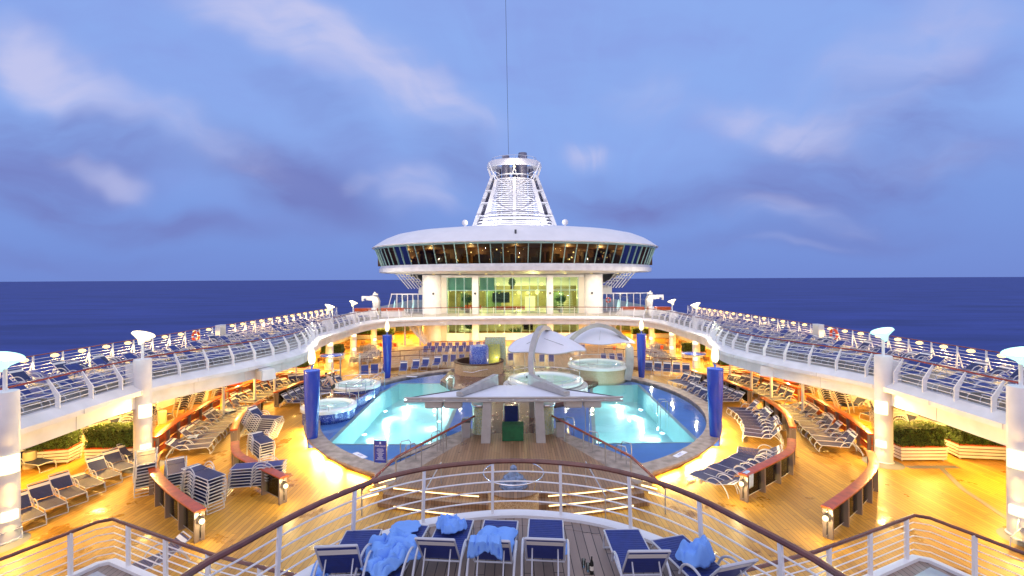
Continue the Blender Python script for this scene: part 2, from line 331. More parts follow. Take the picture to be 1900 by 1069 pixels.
def dup(o,loc,rz,label,group=None,rot=None):
    def cp(a,par):
        c=a.copy(); col.objects.link(c)
        if par: c.parent=par
        for ch in a.children: cp(ch,c)
        return c
    c=cp(o,None); c.location=loc; c.rotation_euler=rot if rot else (0,0,rz)
    c['label']=label
    if group: c['group']=group
    return c
class Proto:
    "the first placing uses the object itself, later ones copy it"
    def __init__(s,o): s.o=o; s.used=False
    def put(s,loc,rz,label,group=None,rot=None):
        if not s.used:
            s.used=True; s.o.location=loc; s.o.rotation_euler=rot if rot else (0,0,rz); s.o['label']=label
            if group: s.o['group']=group
            return s.o
        return dup(s.o,loc,rz,label,group,rot)
def light(parent,loc,power,c=WARM,r=.12,kind='POINT',rot=None,size=None,name='lamp_light',spread=None):
    d=bpy.data.lights.new(name,kind); d.energy=power; d.color=c
    if kind=='POINT': d.shadow_soft_size=min(r,.05)
    else:
        d.shape='RECTANGLE' if isinstance(size,tuple) else 'DISK'
        if isinstance(size,tuple): d.size,d.size_y=size
        else: d.size=size
        if spread: d.spread=spread
    o=bpy.data.objects.new(name,d); col.objects.link(o); o.location=loc
    if rot: o.rotation_euler=rot
    if parent: o.parent=parent
    return o
def smooth_path(pts,step=.5):
    pts=[Vector(p) for p in pts]; out=[]
    for i in range(len(pts)-1):
        p0=pts[max(i-1,0)];p1=pts[i];p2=pts[i+1];p3=pts[min(i+2,len(pts)-1)]
        k=max(1,int((p2-p1).length/step))
        for j in range(k):
            t=j/k; out.append(.5*((2*p1)+(p2-p0)*t+(2*p0-5*p1+4*p2-p3)*t*t+(3*p1-p0-3*p2+p3)*t**3))
    out.append(pts[-1]); return out
def along(path,sp,start=0):
    "points and tangents every sp metres"
    out=[];d=start
    L_=[0]
    for i in range(len(path)-1): L_.append(L_[-1]+(path[i+1]-path[i]).length)
    while d<=L_[-1]+1e-6:
        i=max(j for j in range(len(L_)) if L_[j]<=d+1e-9); i=min(i,len(path)-2)
        seg=path[i+1]-path[i]; t=(d-L_[i])/max(seg.length,1e-9); out.append((path[i]+seg*t,seg.normalized())); d+=sp
    return out
def off(path,o):
    r=[]
    for i in range(len(path)):
        d=(path[min(i+1,len(path)-1)]-path[max(i-1,0)]).normalized(); r.append(path[i]+Vector((-d.y,d.x))*o)
    return r
def mirror(pts): return [Vector((-p[0],p[1])) for p in pts]
def holed(name,outer,holes,z,m):
    bm=bmesh.new()
    for lp in [outer]+holes:
        vs=[bm.verts.new((p[0],p[1],z)) for p in lp]
        for i in range(len(vs)): bm.edges.new((vs[i],vs[(i+1)%len(vs)]))
    bmesh.ops.triangle_fill(bm,use_beauty=True,use_dissolve=False,edges=bm.edges[:])
    bmesh.ops.recalc_face_normals(bm,faces=bm.faces)
    for f in bm.faces:
        if f.normal.z<0: f.normal_flip()
    me=bpy.data.meshes.new(name); bm.to_mesh(me); bm.free(); me.materials.append(M_[m] if isinstance(m,str) else m)
    o=bpy.data.objects.new(name,me); col.objects.link(o); return tag(o,kind='structure')
ORD=['first','second','third','fourth','fifth','sixth','seventh','eighth','ninth','tenth','eleventh','twelfth','thirteenth','fourteenth','fifteenth','sixteenth','seventeenth','eighteenth','nineteenth','twentieth']
TEN={20:'twenty',30:'thirty',40:'forty',50:'fifty'}
def nth(i):
    if i<20: return ORD[i]
    t=(i+1)//10*10; u=(i+1)%10
    if u==0: return {20:'twentieth',30:'thirtieth',40:'fortieth',50:'fiftieth'}[t]
    return TEN[t]+'-'+ORD[u-1]
SIDE={-1:'left',1:'right'}
# ================================================================ SETTING
struct('sea',MB().add([(-40000,-2000,-30),(40000,-2000,-30),(40000,45000,-30),(-40000,45000,-30)],[(0,1,2,3)]),'sea')
PC=Vector((0,31.2)); PR=12.0
circ=[(PC.x+PR*math.cos(2*PI*i/96),PC.y+PR*math.sin(2*PI*i/96)) for i in range(96)]
holed('pool_deck',[(-23.9,-4),(23.9,-4),(23.9,110),(-23.9,110)],[circ],0,'deck')
deepL=[(-9.5,24.05),(-3.9,23.9),(-3.9,37.6),(-9.3,37.8),(-9.8,34.8)]
deepR=[(4.3,23.9),(9.5,24.05),(9.9,37.0),(6.3,36.7)]
holed('pool_ledge',circ,[deepL,deepR],.18,'ledge')
for nm,q in (('left',deepL),('right',deepR)):
    k=len(q); vs=[(p[0],p[1],.18) for p in q]+[(p[0],p[1],-1.15) for p in q]
    struct('pool_basin',MB().add(vs,[tuple(range(k,2*k))]+[(i,(i+1)%k,k+(i+1)%k,k+i) for i in range(k)]),'basin')
    struct('pool_edge_line',MB().sweep([Vector(p) for p in q],[(-.02,.184),(-.02,.20),(-.26,.20),(-.26,.184)] if False else [(.0,.184),(.0,.2),(-.24,.2),(-.24,.184)],closed=True),'line')
# pool coping ring
cp=MB(); ccp=[Vector((PC.x+PR*math.cos(2*PI*i/96),PC.y+PR*math.sin(2*PI*i/96))) for i in range(96)]
cp.sweep(ccp,[(.0,-.1),(.0,.40),(-.02,.46),(-.85,.46),(-.87,.38),(-.42,.36),(-.42,.004)],closed=True); 
copo=cp.build('pool_coping','cope'); tag(copo,kind='structure')
wl=MB(); wl.add([(p[0]*.999,PC.y+(p[1]-PC.y)*.999,.33) for p in circ],[tuple(range(96))])
wo_=struct('water',wl,'water'); face_up(wo_)
# walkway, island
isl=[(-1.95,24.6),(-1.95,31.2),(-3.6,33.2),(-5.9,37.6),(-5.6,42.2),(0,43.8),(5,42.8),(9.6,41.6),(9.8,39.5),(7,37.2),(5.0,34.5),(4.4,31.5),(1.95,30),(1.95,24.6)]
struct('island_floor',MB().prism(isl,.15,.50),'dark_teak')
fan=[(-4.95,18.45),(-2.6,17.9),(0,17.55),(2.6,17.9),(4.95,18.45),(1.95,24.6),(-1.95,24.6)]
struct('walkway',MB().prism(fan,.004,.504),'walk')
for s in (-1,1):
    struct('walkway_edge',MB().prism([(s*4.95,18.45),(s*5.9,19.6),(s*2.3,25.5),(s*1.95,24.6)],.01,.49),'cope')
arcs=[]
for i in range(3):
    r=.42*i; z=.5-.165*i
    pth=smooth_path([(-5.0-.1*i,18.4-r*.8),(-2.6,17.85-r),(0,17.5-r),(2.6,17.85-r),(5.0+.1*i,18.4-r*.8)],.4)
    arcs.append((pth,z))
for i in (1,2):
    pth,z=arcs[i]; poly=[(p.x,p.y) for p in pth]+[(5,18.6),(-5,18.6)]
    struct('step',MB().prism(poly,.004,z-.003*i),'walk')
for i,(pth,z) in enumerate(arcs):
    for s in (-1,1):
        pp=[p for p in pth if .95<s*p.x<4.8]
        if i==1 and s<0: continue
        if s<0 and False: pp=pp
        o=MB().sweep(pp,[(-.035,z-.075),(-.035,z-.035),(-.008,z-.035),(-.008,z-.075)]).build('step_light','estrip')
        tag(o,'glowing warm light strip under the %s step on the %s of the fountain'%(['top','middle','bottom'][i],SIDE[s]),'strip light',group='light strips on the curved steps')
# rear terrace
struct('terrace',MB().prism([(-13.2,43.2),(-10.8,44.4),(-6,43.9),(0,43.95),(6,43.9),(10.8,44.4),(13.2,43.2),(14.5,58),(-14.5,58)],.004,.30),'walk')
# ---------------------------------------------------------------- ring (upper deck)
Lp=[(-17.6,5),(-17.6,10),(-17.5,16),(-17.7,20),(-17.6,22.5),(-16.8,25),(-15.9,27.5),(-15.2,30.6),(-15.1,33),(-15.7,36),(-16.7,39),(-17.2,42),(-17.3,48),(-17.3,53),(-16.4,56.6),(-14,59),(-9,60.5),(0,61.1)]
Rp=[(-x,y) for x,y in Lp[::-1]][1:]
ring=smooth_path(Lp+Rp,.6)
outer=[(24,5),(24,110),(-24,110),(-24,5)]
# slab: U-shaped, near side open
poly=[(p.x,p.y) for p in ring]+outer
struct('upper_deck',MB().prism(poly,3.3,3.8),'upper')
struct('upper_deck_ceiling',MB().prism([(p.x,p.y) for p in off(ring,.05)]+[(23.7,5.1),(23.7,109.5),(-23.7,109.5),(-23.7,5.1)],2.75,3.28),'white')
struct('upper_deck_fascia',MB().sweep(ring,[(.3,3.82),(.0,3.84),(-.06,3.80),(-.42,3.56),(-.42,3.36),(-.12,3.30),(-.12,2.72),(.3,2.72)]),'white')
for i,(p_,d_) in enumerate(along(ring,3.04,1.4)):
    n_=Vector((-d_.y,d_.x)); q=p_-n_*.424; q2=p_-n_*.122
    sm_=MB().bar((q.x,q.y,3.37),(q.x,q.y,3.56),.02,.012).bar((q2.x,q2.y,2.74),(q2.x,q2.y,3.3),.02,.012)
    if i==0: SEAM=MB()
    SEAM.add(sm_.v,sm_.f)
struct('fascia_joints',SEAM,'grey')
# ---------------------------------------------------------------- railings
def railing(name,label,path,z0,posts_sp,h=1.15,bars=5,post='straight',mat_rail='rail',lean=0,rr=.04,post_mat='whitem',br=.014,start=.1,pw=.05,group=None,curve=True):
    t=thing(name,label,'railing',group=group)
    def ofs(z):
        if post=='knuckle': return lean*max(0,(z-.5)/(h-.5))
        return lean*z/h
    hp=off(path,ofs(h)); MB().tube([(p.x,p.y,z0+h) for p in hp],rr,8).build('handrail',mat_rail,t,True)
    m=MB()
    for i in range(bars):
        z=h*(i+1)/(bars+1)*.97+.02; q=off(path,ofs(z)+.02); m.tube([(p.x,p.y,z0+z) for p in q],br,5)
    m.build('horizontal_rails',post_mat,t,True)
    for p,d in along(path,posts_sp,start):
        n_=Vector((-d.y,d.x)); q=MB()
        def pt(o,z): return (p.x+n_.x*o,p.y+n_.y*o,z0+z)
        if post=='knuckle':
            q.add([pt(-.10,-.5),pt(.06,-.5)]*1+[pt(-.10,.48),pt(.10,.5),pt(lean-.04,h-.02),pt(lean+.03,h-.02)],[]) 
            base=len(q.v); 
            vs=[]; th=d*pw/2
            prof=[(-.12,-.5),(.04,-.5),(.06,.42),(lean+.04,h-.01),(lean-.03,h-.01),(-.12,.5)]
            for sgn in (-1,1):
                for o,z in prof: vs.append((p.x+n_.x*o+th.x*sgn,p.y+n_.y*o+th.y*sgn,z0+z))
            q=MB().add(vs,[tuple(range(5,-1,-1)),tuple(range(6,12))]+[(i,(i+1)%6,6+(i+1)%6,6+i) for i in range(6)])
        elif post=='aframe':
            q.bar(pt(-.25,-.02),pt(lean,h),.05,.07); q.bar(pt(.12,-.02),pt(lean*.75-.05,h*.8),.04,.05)
        else: q.bar(pt(0,-.12),pt(lean,h),pw,pw)
        q.build('rail_post',post_mat,t)
    return t
railing('deck_railing','white railing with wooden handrail round the inner edge of the upper deck',ring,3.8,1.52,1.15,5,'knuckle','rail',.34,.042,start=.7,br=.017)
for s in (-1,1):
    pth=[Vector((s*23.6,y)) for y in range(6,63,2)]
    if s>0: pth=pth[::-1]
    railing('deck_railing','white outer railing with splayed posts along the %s edge of the upper deck'%SIDE[s],pth,3.8,1.5,1.25,6,'aframe','rail',-.2 if True else 0,.03,br=.014)
# railing lights on the outer rail
rl=thing('railing_light','','light'); MB().sph((0,0,0),.17,12,.55).build('bulb','ewarm',rl,True); MB().bar((0,0,-.05),(0,0,.14),.05,.05).build('bracket','whitem',rl)
RL=Proto(rl)
for s in (-1,1):
    for i in range(32):
        y=13.2+1.5*i
        o=RL.put((s*23.42,y,4.90),0,'small glowing lamp on the %s outer railing, %s from the near end'%(SIDE[s],nth(i)),'small lamps along the outer railings')
        if i%2==0: light(o,(-s*.12,0,-.12),26,(1,.62,.2),kind='AREA',size=.14,rot=(0,R(12*s),0))
# hull side with windows under the upper deck
for s in (-1,1):
    t=thing('hull_side','white hull side with a row of blue tinted windows under the %s upper deck'%SIDE[s],'hull')
    MB().box((s*23.9,55,.26),(.2,112,.5)).box((s*23.9,55,2.55),(.2,112,.42)).build('hull_wall','white',t)
    MB().box((s*24.0,55,-15.2),(.25,116,30)).build('hull_plating','hull',t)
    for i in range(38):
        y=4+2.4*i
        MB().box((s*23.86,y,1.42),(.14,.26,1.85)).build('window_frame','white',t)
        MB().box((s*23.95,y+1.2,1.42),(.05,2.12,1.84)).build('window','gblue',t)
# ---------------------------------------------------------------- pillars with lamps
def pillar(x,y,desc,lamp,pw,cool):
    s=1 if x>0 else -1
    t=thing('deck_pillar','tall white round pillar with glowing lamps, '+desc,'pillar',(x,y,0),0,'white pillars carrying the upper deck')
    MB().lathe([(.0001,0),(.40,0),(.40,.03),(.355,.05),(.355,4.95),(.34,5.0),(.0001,5.0)],28).build('shaft','white',t,True)
    MB().box((s*.42,.0,4.0),(.5,.35,1.5)).build('bracket','white',t)
    a=math.atan2(-y*.6,-x*1.0) 
    for z,h,wd in ((2.28,.62,.62),(.72,.34,.5)):
        MB().lathe([(.37,0),(.45,.02),(.45,h-.02),(.37,h)],12,(0,0,z),a0=a-wd,a1=a+wd).build('wall_lamp','epan',t,True)
        light(t,(.50*math.cos(a),.50*math.sin(a),z+h/2),(330 if h>.5 else 100),(1,.60,.16),.2)
    MB().tube([(0,0,5.0),(0,0,5.75)],.06,10).build('lamp_pole','whitem',t,True)
    # slanted dish head
    hd=MB().lathe([(.0001,-.36),(.07,-.34),(.16,-.12),(.34,.05),(.47,.15),(.45,.19),(.0001,.21)],20); o=hd.build('lamp_head',lamp,t,True,(0,0,6.0)); o.rotation_euler=(0,R(-19*s),0)
    light(t,(0,0,6.32),pw,cool,.25)
for s in (-1,1):
    pillar(s*17.1,15.6,'nearest on the %s side'%SIDE[s],'ecool',420,COOL)
    pillar(s*17.5,21.9,'second from the front on the %s side'%SIDE[s],'ecool' if s>0 else 'ewhite',420,COOL if s>0 else (1,.8,.5))
    pillar(s*17.8,45,'where the bulge of the %s upper deck ends'%SIDE[s],'ewhite',900,WHT)
    pillar(s*18.0,52.3,'between two others on the far %s side'%SIDE[s],'ewhite',900,WHT)
    pillar(s*18.1,60.5,'farthest on the %s side by the building'%SIDE[s],'ewhite',900,WHT)
    for i,(x,y) in enumerate(((-18,28.8),(-18,32.3),(-17.8,34.6),(-18,38.4))):
        o=MB().tube([(0,0,0),(0,0,2.76)],.085,12).cyl((0,0,0),.16,.03).build('slim_post','white',None,True,(s*-x,y,0))
        tag(o,'slim white post under the curved %s deck edge, %s from the front'%(SIDE[s],nth(i)),'post',group='slim white posts under the deck edge')
# ceiling lamps beneath the ring
cl=thing('ceiling_light','','light'); MB().lathe([(.0001,0),(.16,0),(.17,.045),(.0001,.05)],14).build('lens','ewarm',cl); CLP=Proto(cl)
MB().lathe([(.17,.0),(.22,.0),(.22,.07),(.17,.07)],14).build('trim_ring','whitem',cl)
for s in (-1,1):
    for i in range(13):
        y=11+4.0*i
        o=CLP.put((s*20.6,y,2.69),0,'round ceiling lamp under the %s upper deck, %s from the near end'%(SIDE[s],nth(i)),'ceiling lamps under the upper deck')
        light(o,(0,0,-.1),215,WARM,size=.45,kind='AREA')
        if i in (1,3,5,7): light(o,(-s*2.0,0,-.05),190,WARM,size=.4,kind='AREA')
for i,x in enumerate((-19,-16,-13.5,-8.5,-4,0,4,8.5,13.5,16,19)):
    o=CLP.put((x,62.4 if abs(x)<12 else 66,2.69),0,'round ceiling lamp under the far crossing deck, %s from the left'%nth(i),'ceiling lamps under the upper deck')
    light(o,(0,0,-.1),290 if abs(x)>12 else 150,WARM if abs(x)>12 else (1,.8,.5),size=.5,kind='AREA')
    if abs(x)>12:
        o=CLP.put((x,71,2.69),0,'round ceiling lamp deep under the far crossing deck, %s from the left'%nth(i),'ceiling lamps under the upper deck'); light(o,(0,0,-.1),290,WARM,size=.5,kind='AREA')
# ================================================================ BUILDING UNDER THE DISC
bt=thing('glass_building','white building with tall teal tinted windows lit yellow inside, under the disc lounge','building')
for s in (-1,1):
    MB().lathe([(.0001,0),(1.35,0),(1.35,9.3),(.0001,9.3)],28,(s*11.4,65.6,0)).build('round_column','white',bt,True)
    MB().box((s*10.9,66.2,4.6),(3.4,1.6,9.2)).build('wall','cream',bt)
    MB().box((s*5.2,64.75,4.6),(.85,.9,9.2)).build('column','white',bt)
    MB().box((s*12.2,75,4.6),(.8,19,9.2)).build('side_wall','cream',bt)
    MB().box((s*7.4,65.2,.55),(3.8,.5,1.1)).build('low_wall','white',bt)
MB().box((0,65.2,.55),(9.6,.5,1.1)).build('low_wall','white',bt)
MB().box((0,65.3,3.28),(24.4,.6,.9)).build('floor_band','white',bt)
MB().box((0,65.25,9.1),(20,.6,.35)).build('window_head','white',bt)
MB().box((0,84,4.6),(24,.4,9.2)).build('back_wall','lobby',bt)
MB().box((0,74.7,3.62),(23.6,18,.2)).build('upper_floor','lobby',bt)
MB().box((0,74.7,9.15),(23.6,18,.14)).build('ceiling','white',bt)
def windows(x0,x1,n,z0,z1,zm,y):
    for i in range(n):
        a=x0+(x1-x0)*i/n; b_=x0+(x1-x0)*(i+1)/n
        wdo=MB().box(((a+b_)/2,y,(z0+z1)/2),(b_-a-.02,.03,z1-z0)).build('window','glass',bt)
        f=MB(); f.box((b_,y-.03,(z0+z1)/2),(.10,.12,z1-z0))
        if i==0: f.box((a,y-.03,(z0+z1)/2),(.10,.12,z1-z0))
        if zm: f.box(((a+b_)/2,y-.035,zm),(b_-a-.1,.1,.12))
        f.build('frame','mull',wdo)
for (x0,x1,n) in ((-9.2,-5.6,3),(-4.75,4.75,8),(5.6,9.2,3)):
    windows(x0,x1,n,3.84,8.92,7.1,65.15)
    windows(x0,x1,n,1.12,2.82,None,65.15)
# interior contents of the lobby
inn=MB()
for x,y,z,dx,dz in ((-7.5,72,5.2,1.2,2.6),(-3.2,78,5.3,2.6,3),(7.0,71,5.3,1.6,2.8),(-1,80,1.4,4,2.4),(2.6,78,1.3,1.6,2.4)): inn.box((x,y,z),(dx,.3,dz))
inn.build('panelling','lobbyg',bt)
MB().box((-7.4,65.8,8.0),(3.5,.06,1.75)).box((-3.6,65.8,8.0),(2.1,.06,1.75)).build('roller_blind','blind',bt)
MB().box((-1.7,67.5,6.0),(2.5,.2,1.5)).build('dark_screen','dgrey',bt)
st=MB()
for i in range(12): st.box((8.0-.0*i,70+.3*i,4.2+.3*i),(2.4,.28,.07)); st.box((-7.0,69+.3*i,.4+.22*i),(2.2,.28,.07))
st.build('inner_stairs','white',bt)
MB().box((2.6,69,5.0),(1.5,.3,2.1)).build('glowing_counter','etv',bt)
MB().box((-6,69.8,4.5),(2.6,.3,.6)).box((.5,70,4.3),(6,.3,.5)).build('orange_bench','ledge_red',bt)
lampm=MB()
for i in range(24):
    x=-9+18*i/23; z=7.15-.28*abs(math.sin(i*.9)); 
    if abs(x)<9.1: lampm.sph((x,67.2,z-.25+.2*math.sin(i*.35)),.055,8)
for x,y,z,r_ in ((.9,68,6.7,.28),(2.2,68,6.65,.25),(3.6,68,6.8,.34),(-2.2,70,7.9,.22),(4.2,67,7.9,.25),(-8.6,67,2.3,.12),(-4,67,2.45,.14),(-.7,68,2.4,.1),(3.2,67,2.3,.12),(7,68,2.35,.22),(-2,70,1.7,.14),(6,70,1.9,.12)): lampm.sph((x,y,z),r_,10)
lampm.build('hanging_lamps','ewarm',bt)
for x,y,z,p_ in ((-7.5,69,6,350),(-1,71,6.2,600),(3,69.5,6.2,900),(7.5,70,6,420),(-7,69,2.2,500),(-1,71,2.2,900),(5,70,2.2,700),(1,79,6,1500),(-2,79,2,1000),(-5,76,6.5,900),(6,76,6.5,900)): light(bt,(x,y,z),p_,(1,.78,.30),.3)
for i in range(9):
    x=-14+3.5*i; MB().lathe([(.0001,0),(.12,0),(.13,.04),(.0001,.05)],12,(x,61.6+.012*x*x*0,9.33)).build('soffit_lamp','ewarm',bt); light(bt,(x,61.6,9.25),230,(1,.82,.58),kind='AREA',size=.3)
for s in (-1,1):
    for x in (11.0,5.2):
        MB().sph((s*x,64.25 if x>8 else 64.2,6.7),.16,10).bar((s*x,64.3,6.7),(s*x,64.9,6.75),.1,.1).build('camera_dome','dgrey',bt,True)
# plants in the lobby
def leafball(c,r,n,size,sq=1,seed=0):
    rnd=random.Random(seed); m=MB()
    for i in range(n):
        d=Vector((rnd.gauss(0,1),rnd.gauss(0,1),rnd.gauss(0,1))).normalized()*(rnd.random()**.4)*r; d.z*=sq
        p=Vector(c)+d; u=Vector((rnd.gauss(0,1),rnd.gauss(0,1),rnd.gauss(0,1))).normalized(); v=u.orthogonal().normalized(); k=size*rnd.uniform(.6,1.3)
        m.add([p-u*k,p+v*k*.5,p+u*k,p-v*k*.5],[(0,1,2,3)])
    return m
for x,y,z,desc in ((-6.6,67.5,3.75,'upper floor left window'),(7.0,67.6,3.75,'upper floor right window'),(-6.2,67,.0,'ground floor left window')):
    t=thing('potted_tree','small potted tree with a round clipped crown behind the '+desc,'plant',(x,y,z),group='potted trees in the lobby')
    MB().lathe([(.0001,0),(.28,0),(.36,.5),(.0001,.5)],14).build('pot','brown',t,True); MB().tube([(0,0,.4),(.03,0,1.0),(0,0,1.6)],.05,6).build('trunk','brown',t)
    leafball((0,0,2.05),.85,900,.10,.75,int(x*7)).build('crown','palm',t)
t=thing('agave_plant','large spiky plant on the ground floor behind the middle windows','plant',(.9,66.6,.3))
m=MB()
for i in range(46):
    a=i*2.4; el=.25+1.1*((i*.618)%1); ln=2.2
    q=[Vector((math.cos(a)*ln*k*math.cos(el),math.sin(a)*ln*k*math.cos(el)*.4,ln*k*math.sin(el)-.35*k*k)) for k in (0,.35,.7,1)]
    m.tube(q,[.09,.08,.05,.006],4)
m.build('leaves','palm',t)
t=thing('hanging_plant','leafy plant standing on a shelf high in the middle window','plant',(-.1,68,7.7)); leafball((0,0,.5),.55,400,.12,1.2,4).build('foliage','palm',t); MB().cyl((0,0,-.5),.25,.5).build('pot','brown',t)
# aft wall below, doors, stairs
t=thing('aft_wall','pale wall with green glass doors at the far end under the crossing deck','wall')
MB().box((0,78,1.37),(47.4,.3,2.74)).build('wall','cream',t)
for s in (-1,1):
    for x in (14.2,18.5): 
        d=MB().box((s*x,77.8,1.2),(2.3,.06,2.3)).build('door','lobbyg',t); MB().box((s*x,77.74,1.2),(.07,.05,2.3)).box((s*x,77.74,2.38),(2.4,.06,.08)).build('frame','mull',d)
for s in (-1,1):
    t=thing('staircase','white stairs leading up to the crossing deck on the %s of the building'%SIDE[s],'stairs')
    m=MB(); n_=17
    for i in range(n_):
        m.box((s*(11.2+.17*i+.5),61.6,.2+3.6*i/n_),(.3,1.1,.05))
    m.build('steps','white',t)
    m=MB()
    for y in (61.0,62.2):
        m.bar((s*11.5,y,0.15),(s*14.6,y,3.75),.06,.3)
        for k in range(5): m.tube([(s*11.5,y,.45+.17*k),(s*14.6,y,4.05+.17*k)],.02,5)
        for k in range(6): m.bar((s*(11.5+.6*k),y,.2+.7*k),(s*(11.5+.6*k),y,1.25+.7*k),.04,.04)
    m.build('railing','whitem',t)
    for x in (12.2,14.2): MB().tube([(s*x,61.0,0),(s*x,61.0,2.75)],.11,10).build('support','white',t)
# ================================================================ DISC LOUNGE
DC=Vector((0,72)); dt=thing('round_lounge','large white disc shaped lounge with a band of outward leaning windows','lounge',(.4,72,0))
def ell(prof,a,b,n=96): # profile (scale, z)
    m=MB(); vs=[];fs=[]
    for k,z in prof:
        for j in range(n): t_=2*PI*j/n; vs.append((a*k*math.cos(t_),b*k*math.sin(t_),z))
    for i in range(len(prof)-1):
        for j in range(n): fs.append((i*n+j,i*n+(j+1)%n,(i+1)*n+(j+1)%n,(i+1)*n+j))
    return m.add(vs,fs)
A,B=21.65,16.2
ell([(.985,13.22),(1.0,13.24),(1.003,13.34),(.99,13.5),(.96,13.95),(.91,14.6),(.84,15.2),(.75,15.6),(.6,15.95),(.4,16.25),(.2,16.4),(.001,16.4)],A,B).build('roof','roofw',dt,True)
ell([(.985,13.22),(.984,13.02),(.968,13.02)],A,B).build('roof_trim','mull',dt,True)
ell([(.94,10.62),(.945,10.55),(.945,10.30),(.955,10.26),(.955,9.72),(.93,9.62),(.70,9.42),(.3,9.3),(.001,9.3)],A,B).build('sill_band','white',dt,True)
ell([(.935,10.63),(.9,10.66),(.001,10.66)],A,B).build('lounge_floor','floorin',dt)
ell([(.97,13.03),(.001,13.0)],A,B).build('lounge_ceiling','brown',dt)
ell([(.56,10.67),(.56,13.0)],A,B).build('core_wall','brown',dt,True)
MB().lathe([(.93,10.67),(.95,13.0)],60,a0=R(-3),a1=R(183),sx=A,sy=B).build('rear_wall','brown',dt,True)
# underside cone with panels
m=MB(); 
cone=[(.80,9.5),(.76,9.1),(.72,8.7),(.68,8.3),(.65,7.9),(.63,7.5)]
vs=[];fs=[];n_=72
for k,z in cone:
    for j in range(n_+1):
        t_=PI*(-.04)+PI*1.08*j/n_; vs.append((A*k*math.cos(t_),2.5+11*k*math.sin(t_)+.0,z))
for i in range(len(cone)-1):
    for j in range(n_): fs.append((i*(n_+1)+j,i*(n_+1)+j+1,(i+1)*(n_+1)+j+1,(i+1)*(n_+1)+j))
m.add(vs,fs).build('underside','roofw',dt)
for s in (-1,1):
    m=MB()
    for i in range(6): k=.80-.031*i; m.box((s*A*k*.985,-1.5+.5*i*0,9.5-.4*i),(.12,5,.10)); m.box((s*(A*k-.9),-4.1+.2*i,9.48-.36*i),(2.4-.2*i,.12,.08))
    for i in range(7): m.bar((s*(17.4-.45*i),-4.2,9.5),(s*(15.8-.45*i),-3.2,7.3),.09,.12)
    m.build('slatted_panel','white',dt)
    MB().box((s*13.6,0,6.9),(1.8,5,1.1)).build('service_box','roofw',dt)
ng=46
for i in range(ng):
    t0=PI+(-.12)+ (PI+.24)*i/ng; t1=PI-.12+(PI+.24)*(i+1)/ng
    def pt(t_,k,z): return Vector((A*k*math.cos(t_),B*k*math.sin(t_),z))
    a_,b_,c_,d_=pt(t0,.935,10.64),pt(t1,.935,10.64),pt(t1,.975,13.03),pt(t0,.975,13.03)
    wdo=MB().add([a_,b_,c_,d_],[(0,1,2,3)]).build('window','gdark',dt)
    MB().bar(a_*1.003-Vector((0,0,.03)),Vector((d_.x*1.003,d_.y*1.003,13.03)),.09,.11).build('frame','mull',wdo)
rnd=random.Random(11); lm=MB()
for i in range(70):
    t_=PI+PI*rnd.random(); k=rnd.uniform(.62,.86); z=rnd.choice([11.2,11.5,12.2,12.5,12.7]) ; lm.sph((A*k*math.cos(t_),B*k*math.sin(t_),z),rnd.choice([.03,.04,.05,.09]),8)
lm.build('table_lamps','ewarm',dt)
MB().box((17.8,-1,11.85),(6.4,.15,2.3)).box((-17.8,-1,11.85),(6.4,.15,2.3)).build('sky_blocker','brown',dt)  # added inner walls, put in to block sky showing through the side panes
fm=MB()
for i in range(60):
    t_=PI+PI*(i+.5)/60; k=rnd.uniform(.66,.88); x,y=A*k*math.cos(t_),B*k*math.sin(t_); hh=rnd.uniform(.5,1.6); fm.box((x,y,10.7+hh/2),(rnd.uniform(.3,1.6),.4,hh),rz=rnd.random())
fm.build('lounge_furniture','brown',dt)
for i,(x,y,p_) in enumerate(((-12,-6,160),(-6,-9.5,130),(0,-11,90),(7,-9.5,200),(12,-6.5,200),(16,-4,200),(-16,-3,120),(18.5,-1,160))): light(dt,(x,y,12.3),p_*1.6,(1,.62,.22),.3)
MB().tube([(0,-15.1,14.2),(0,-15.1,14.75)],.13,8).bar((-.5,-15.2,14.05),(.7,-15.2,14.0),.1,.08).build('roof_siren','dgrey',dt)
for s in (-1,1):
    MB().sph((s*7.3,-4.5,16.9),.45,14).tube([(s*7.3,-4.5,16.1),(s*7.3,-4.5,16.6)],.1,8).build('satellite_dome','white',dt,True)
# ================================================================ FUNNEL
ft=thing('ship_funnel','white louvred funnel tower with two grey exhaust pipes and a ring on top','funnel',(.35,74,0))
def leg(x0,y0,x1,y1,z0,z1,w0,w1,name='leg',m_='white',th=.35):
    a=Vector((x0,y0,z0)); b_=Vector((x1,y1,z1)); q=MB(); vs=[]
    for p,wd in ((a,w0),(b_,w1)):
        for i,j in ((-1,-1),(1,-1),(1,1),(-1,1)): vs.append((p.x+i*wd/2,p.y+j*th,p.z))
    q.add(vs,[(3,2,1,0),(4,5,6,7),(0,1,5,4),(1,2,6,5),(2,3,7,6),(3,0,4,7)]); return q.build(name,m_,ft)
for s in (-1,1):
    leg(s*6.6,0,s*3.45,0,16.2,25.0,.75,.45,th=1.2); leg(s*4.75,-3.5,s*2.75,-1.6,16.2,24.2,.95,.55)
    leg(s*5.7,.2,s*3.0,.2,16.2,24.6,1.3,.5,'inner_panel','stack',.1)
    for z,x0,x1 in ((18.5,5.7,4.4),(20.5,5.0,3.7),(22.4,4.3,3.1)): MB().box((s*(x0+x1)/2,-1.4,z),(x0-x1+.3,1.6,.18)).build('cross_beam','white',ft)
    leg(s*3.0,-1.8,s*3.9,-2.6,24.2,26.6,.16,.16,'strut','whitem',.08); leg(s*3.45,0,s*4.2,-.2,24.2,26.5,.4,.3,'strut','white',.3)
    MB().bar((s*2.6,-1.9,24.3),(s*3.6,-2.3,25.6),.12,.12).bar((s*3.3,-1.7,25.6),(s*2.3,-2.2,25.0),.1,.1).build('brace','whitem',ft)
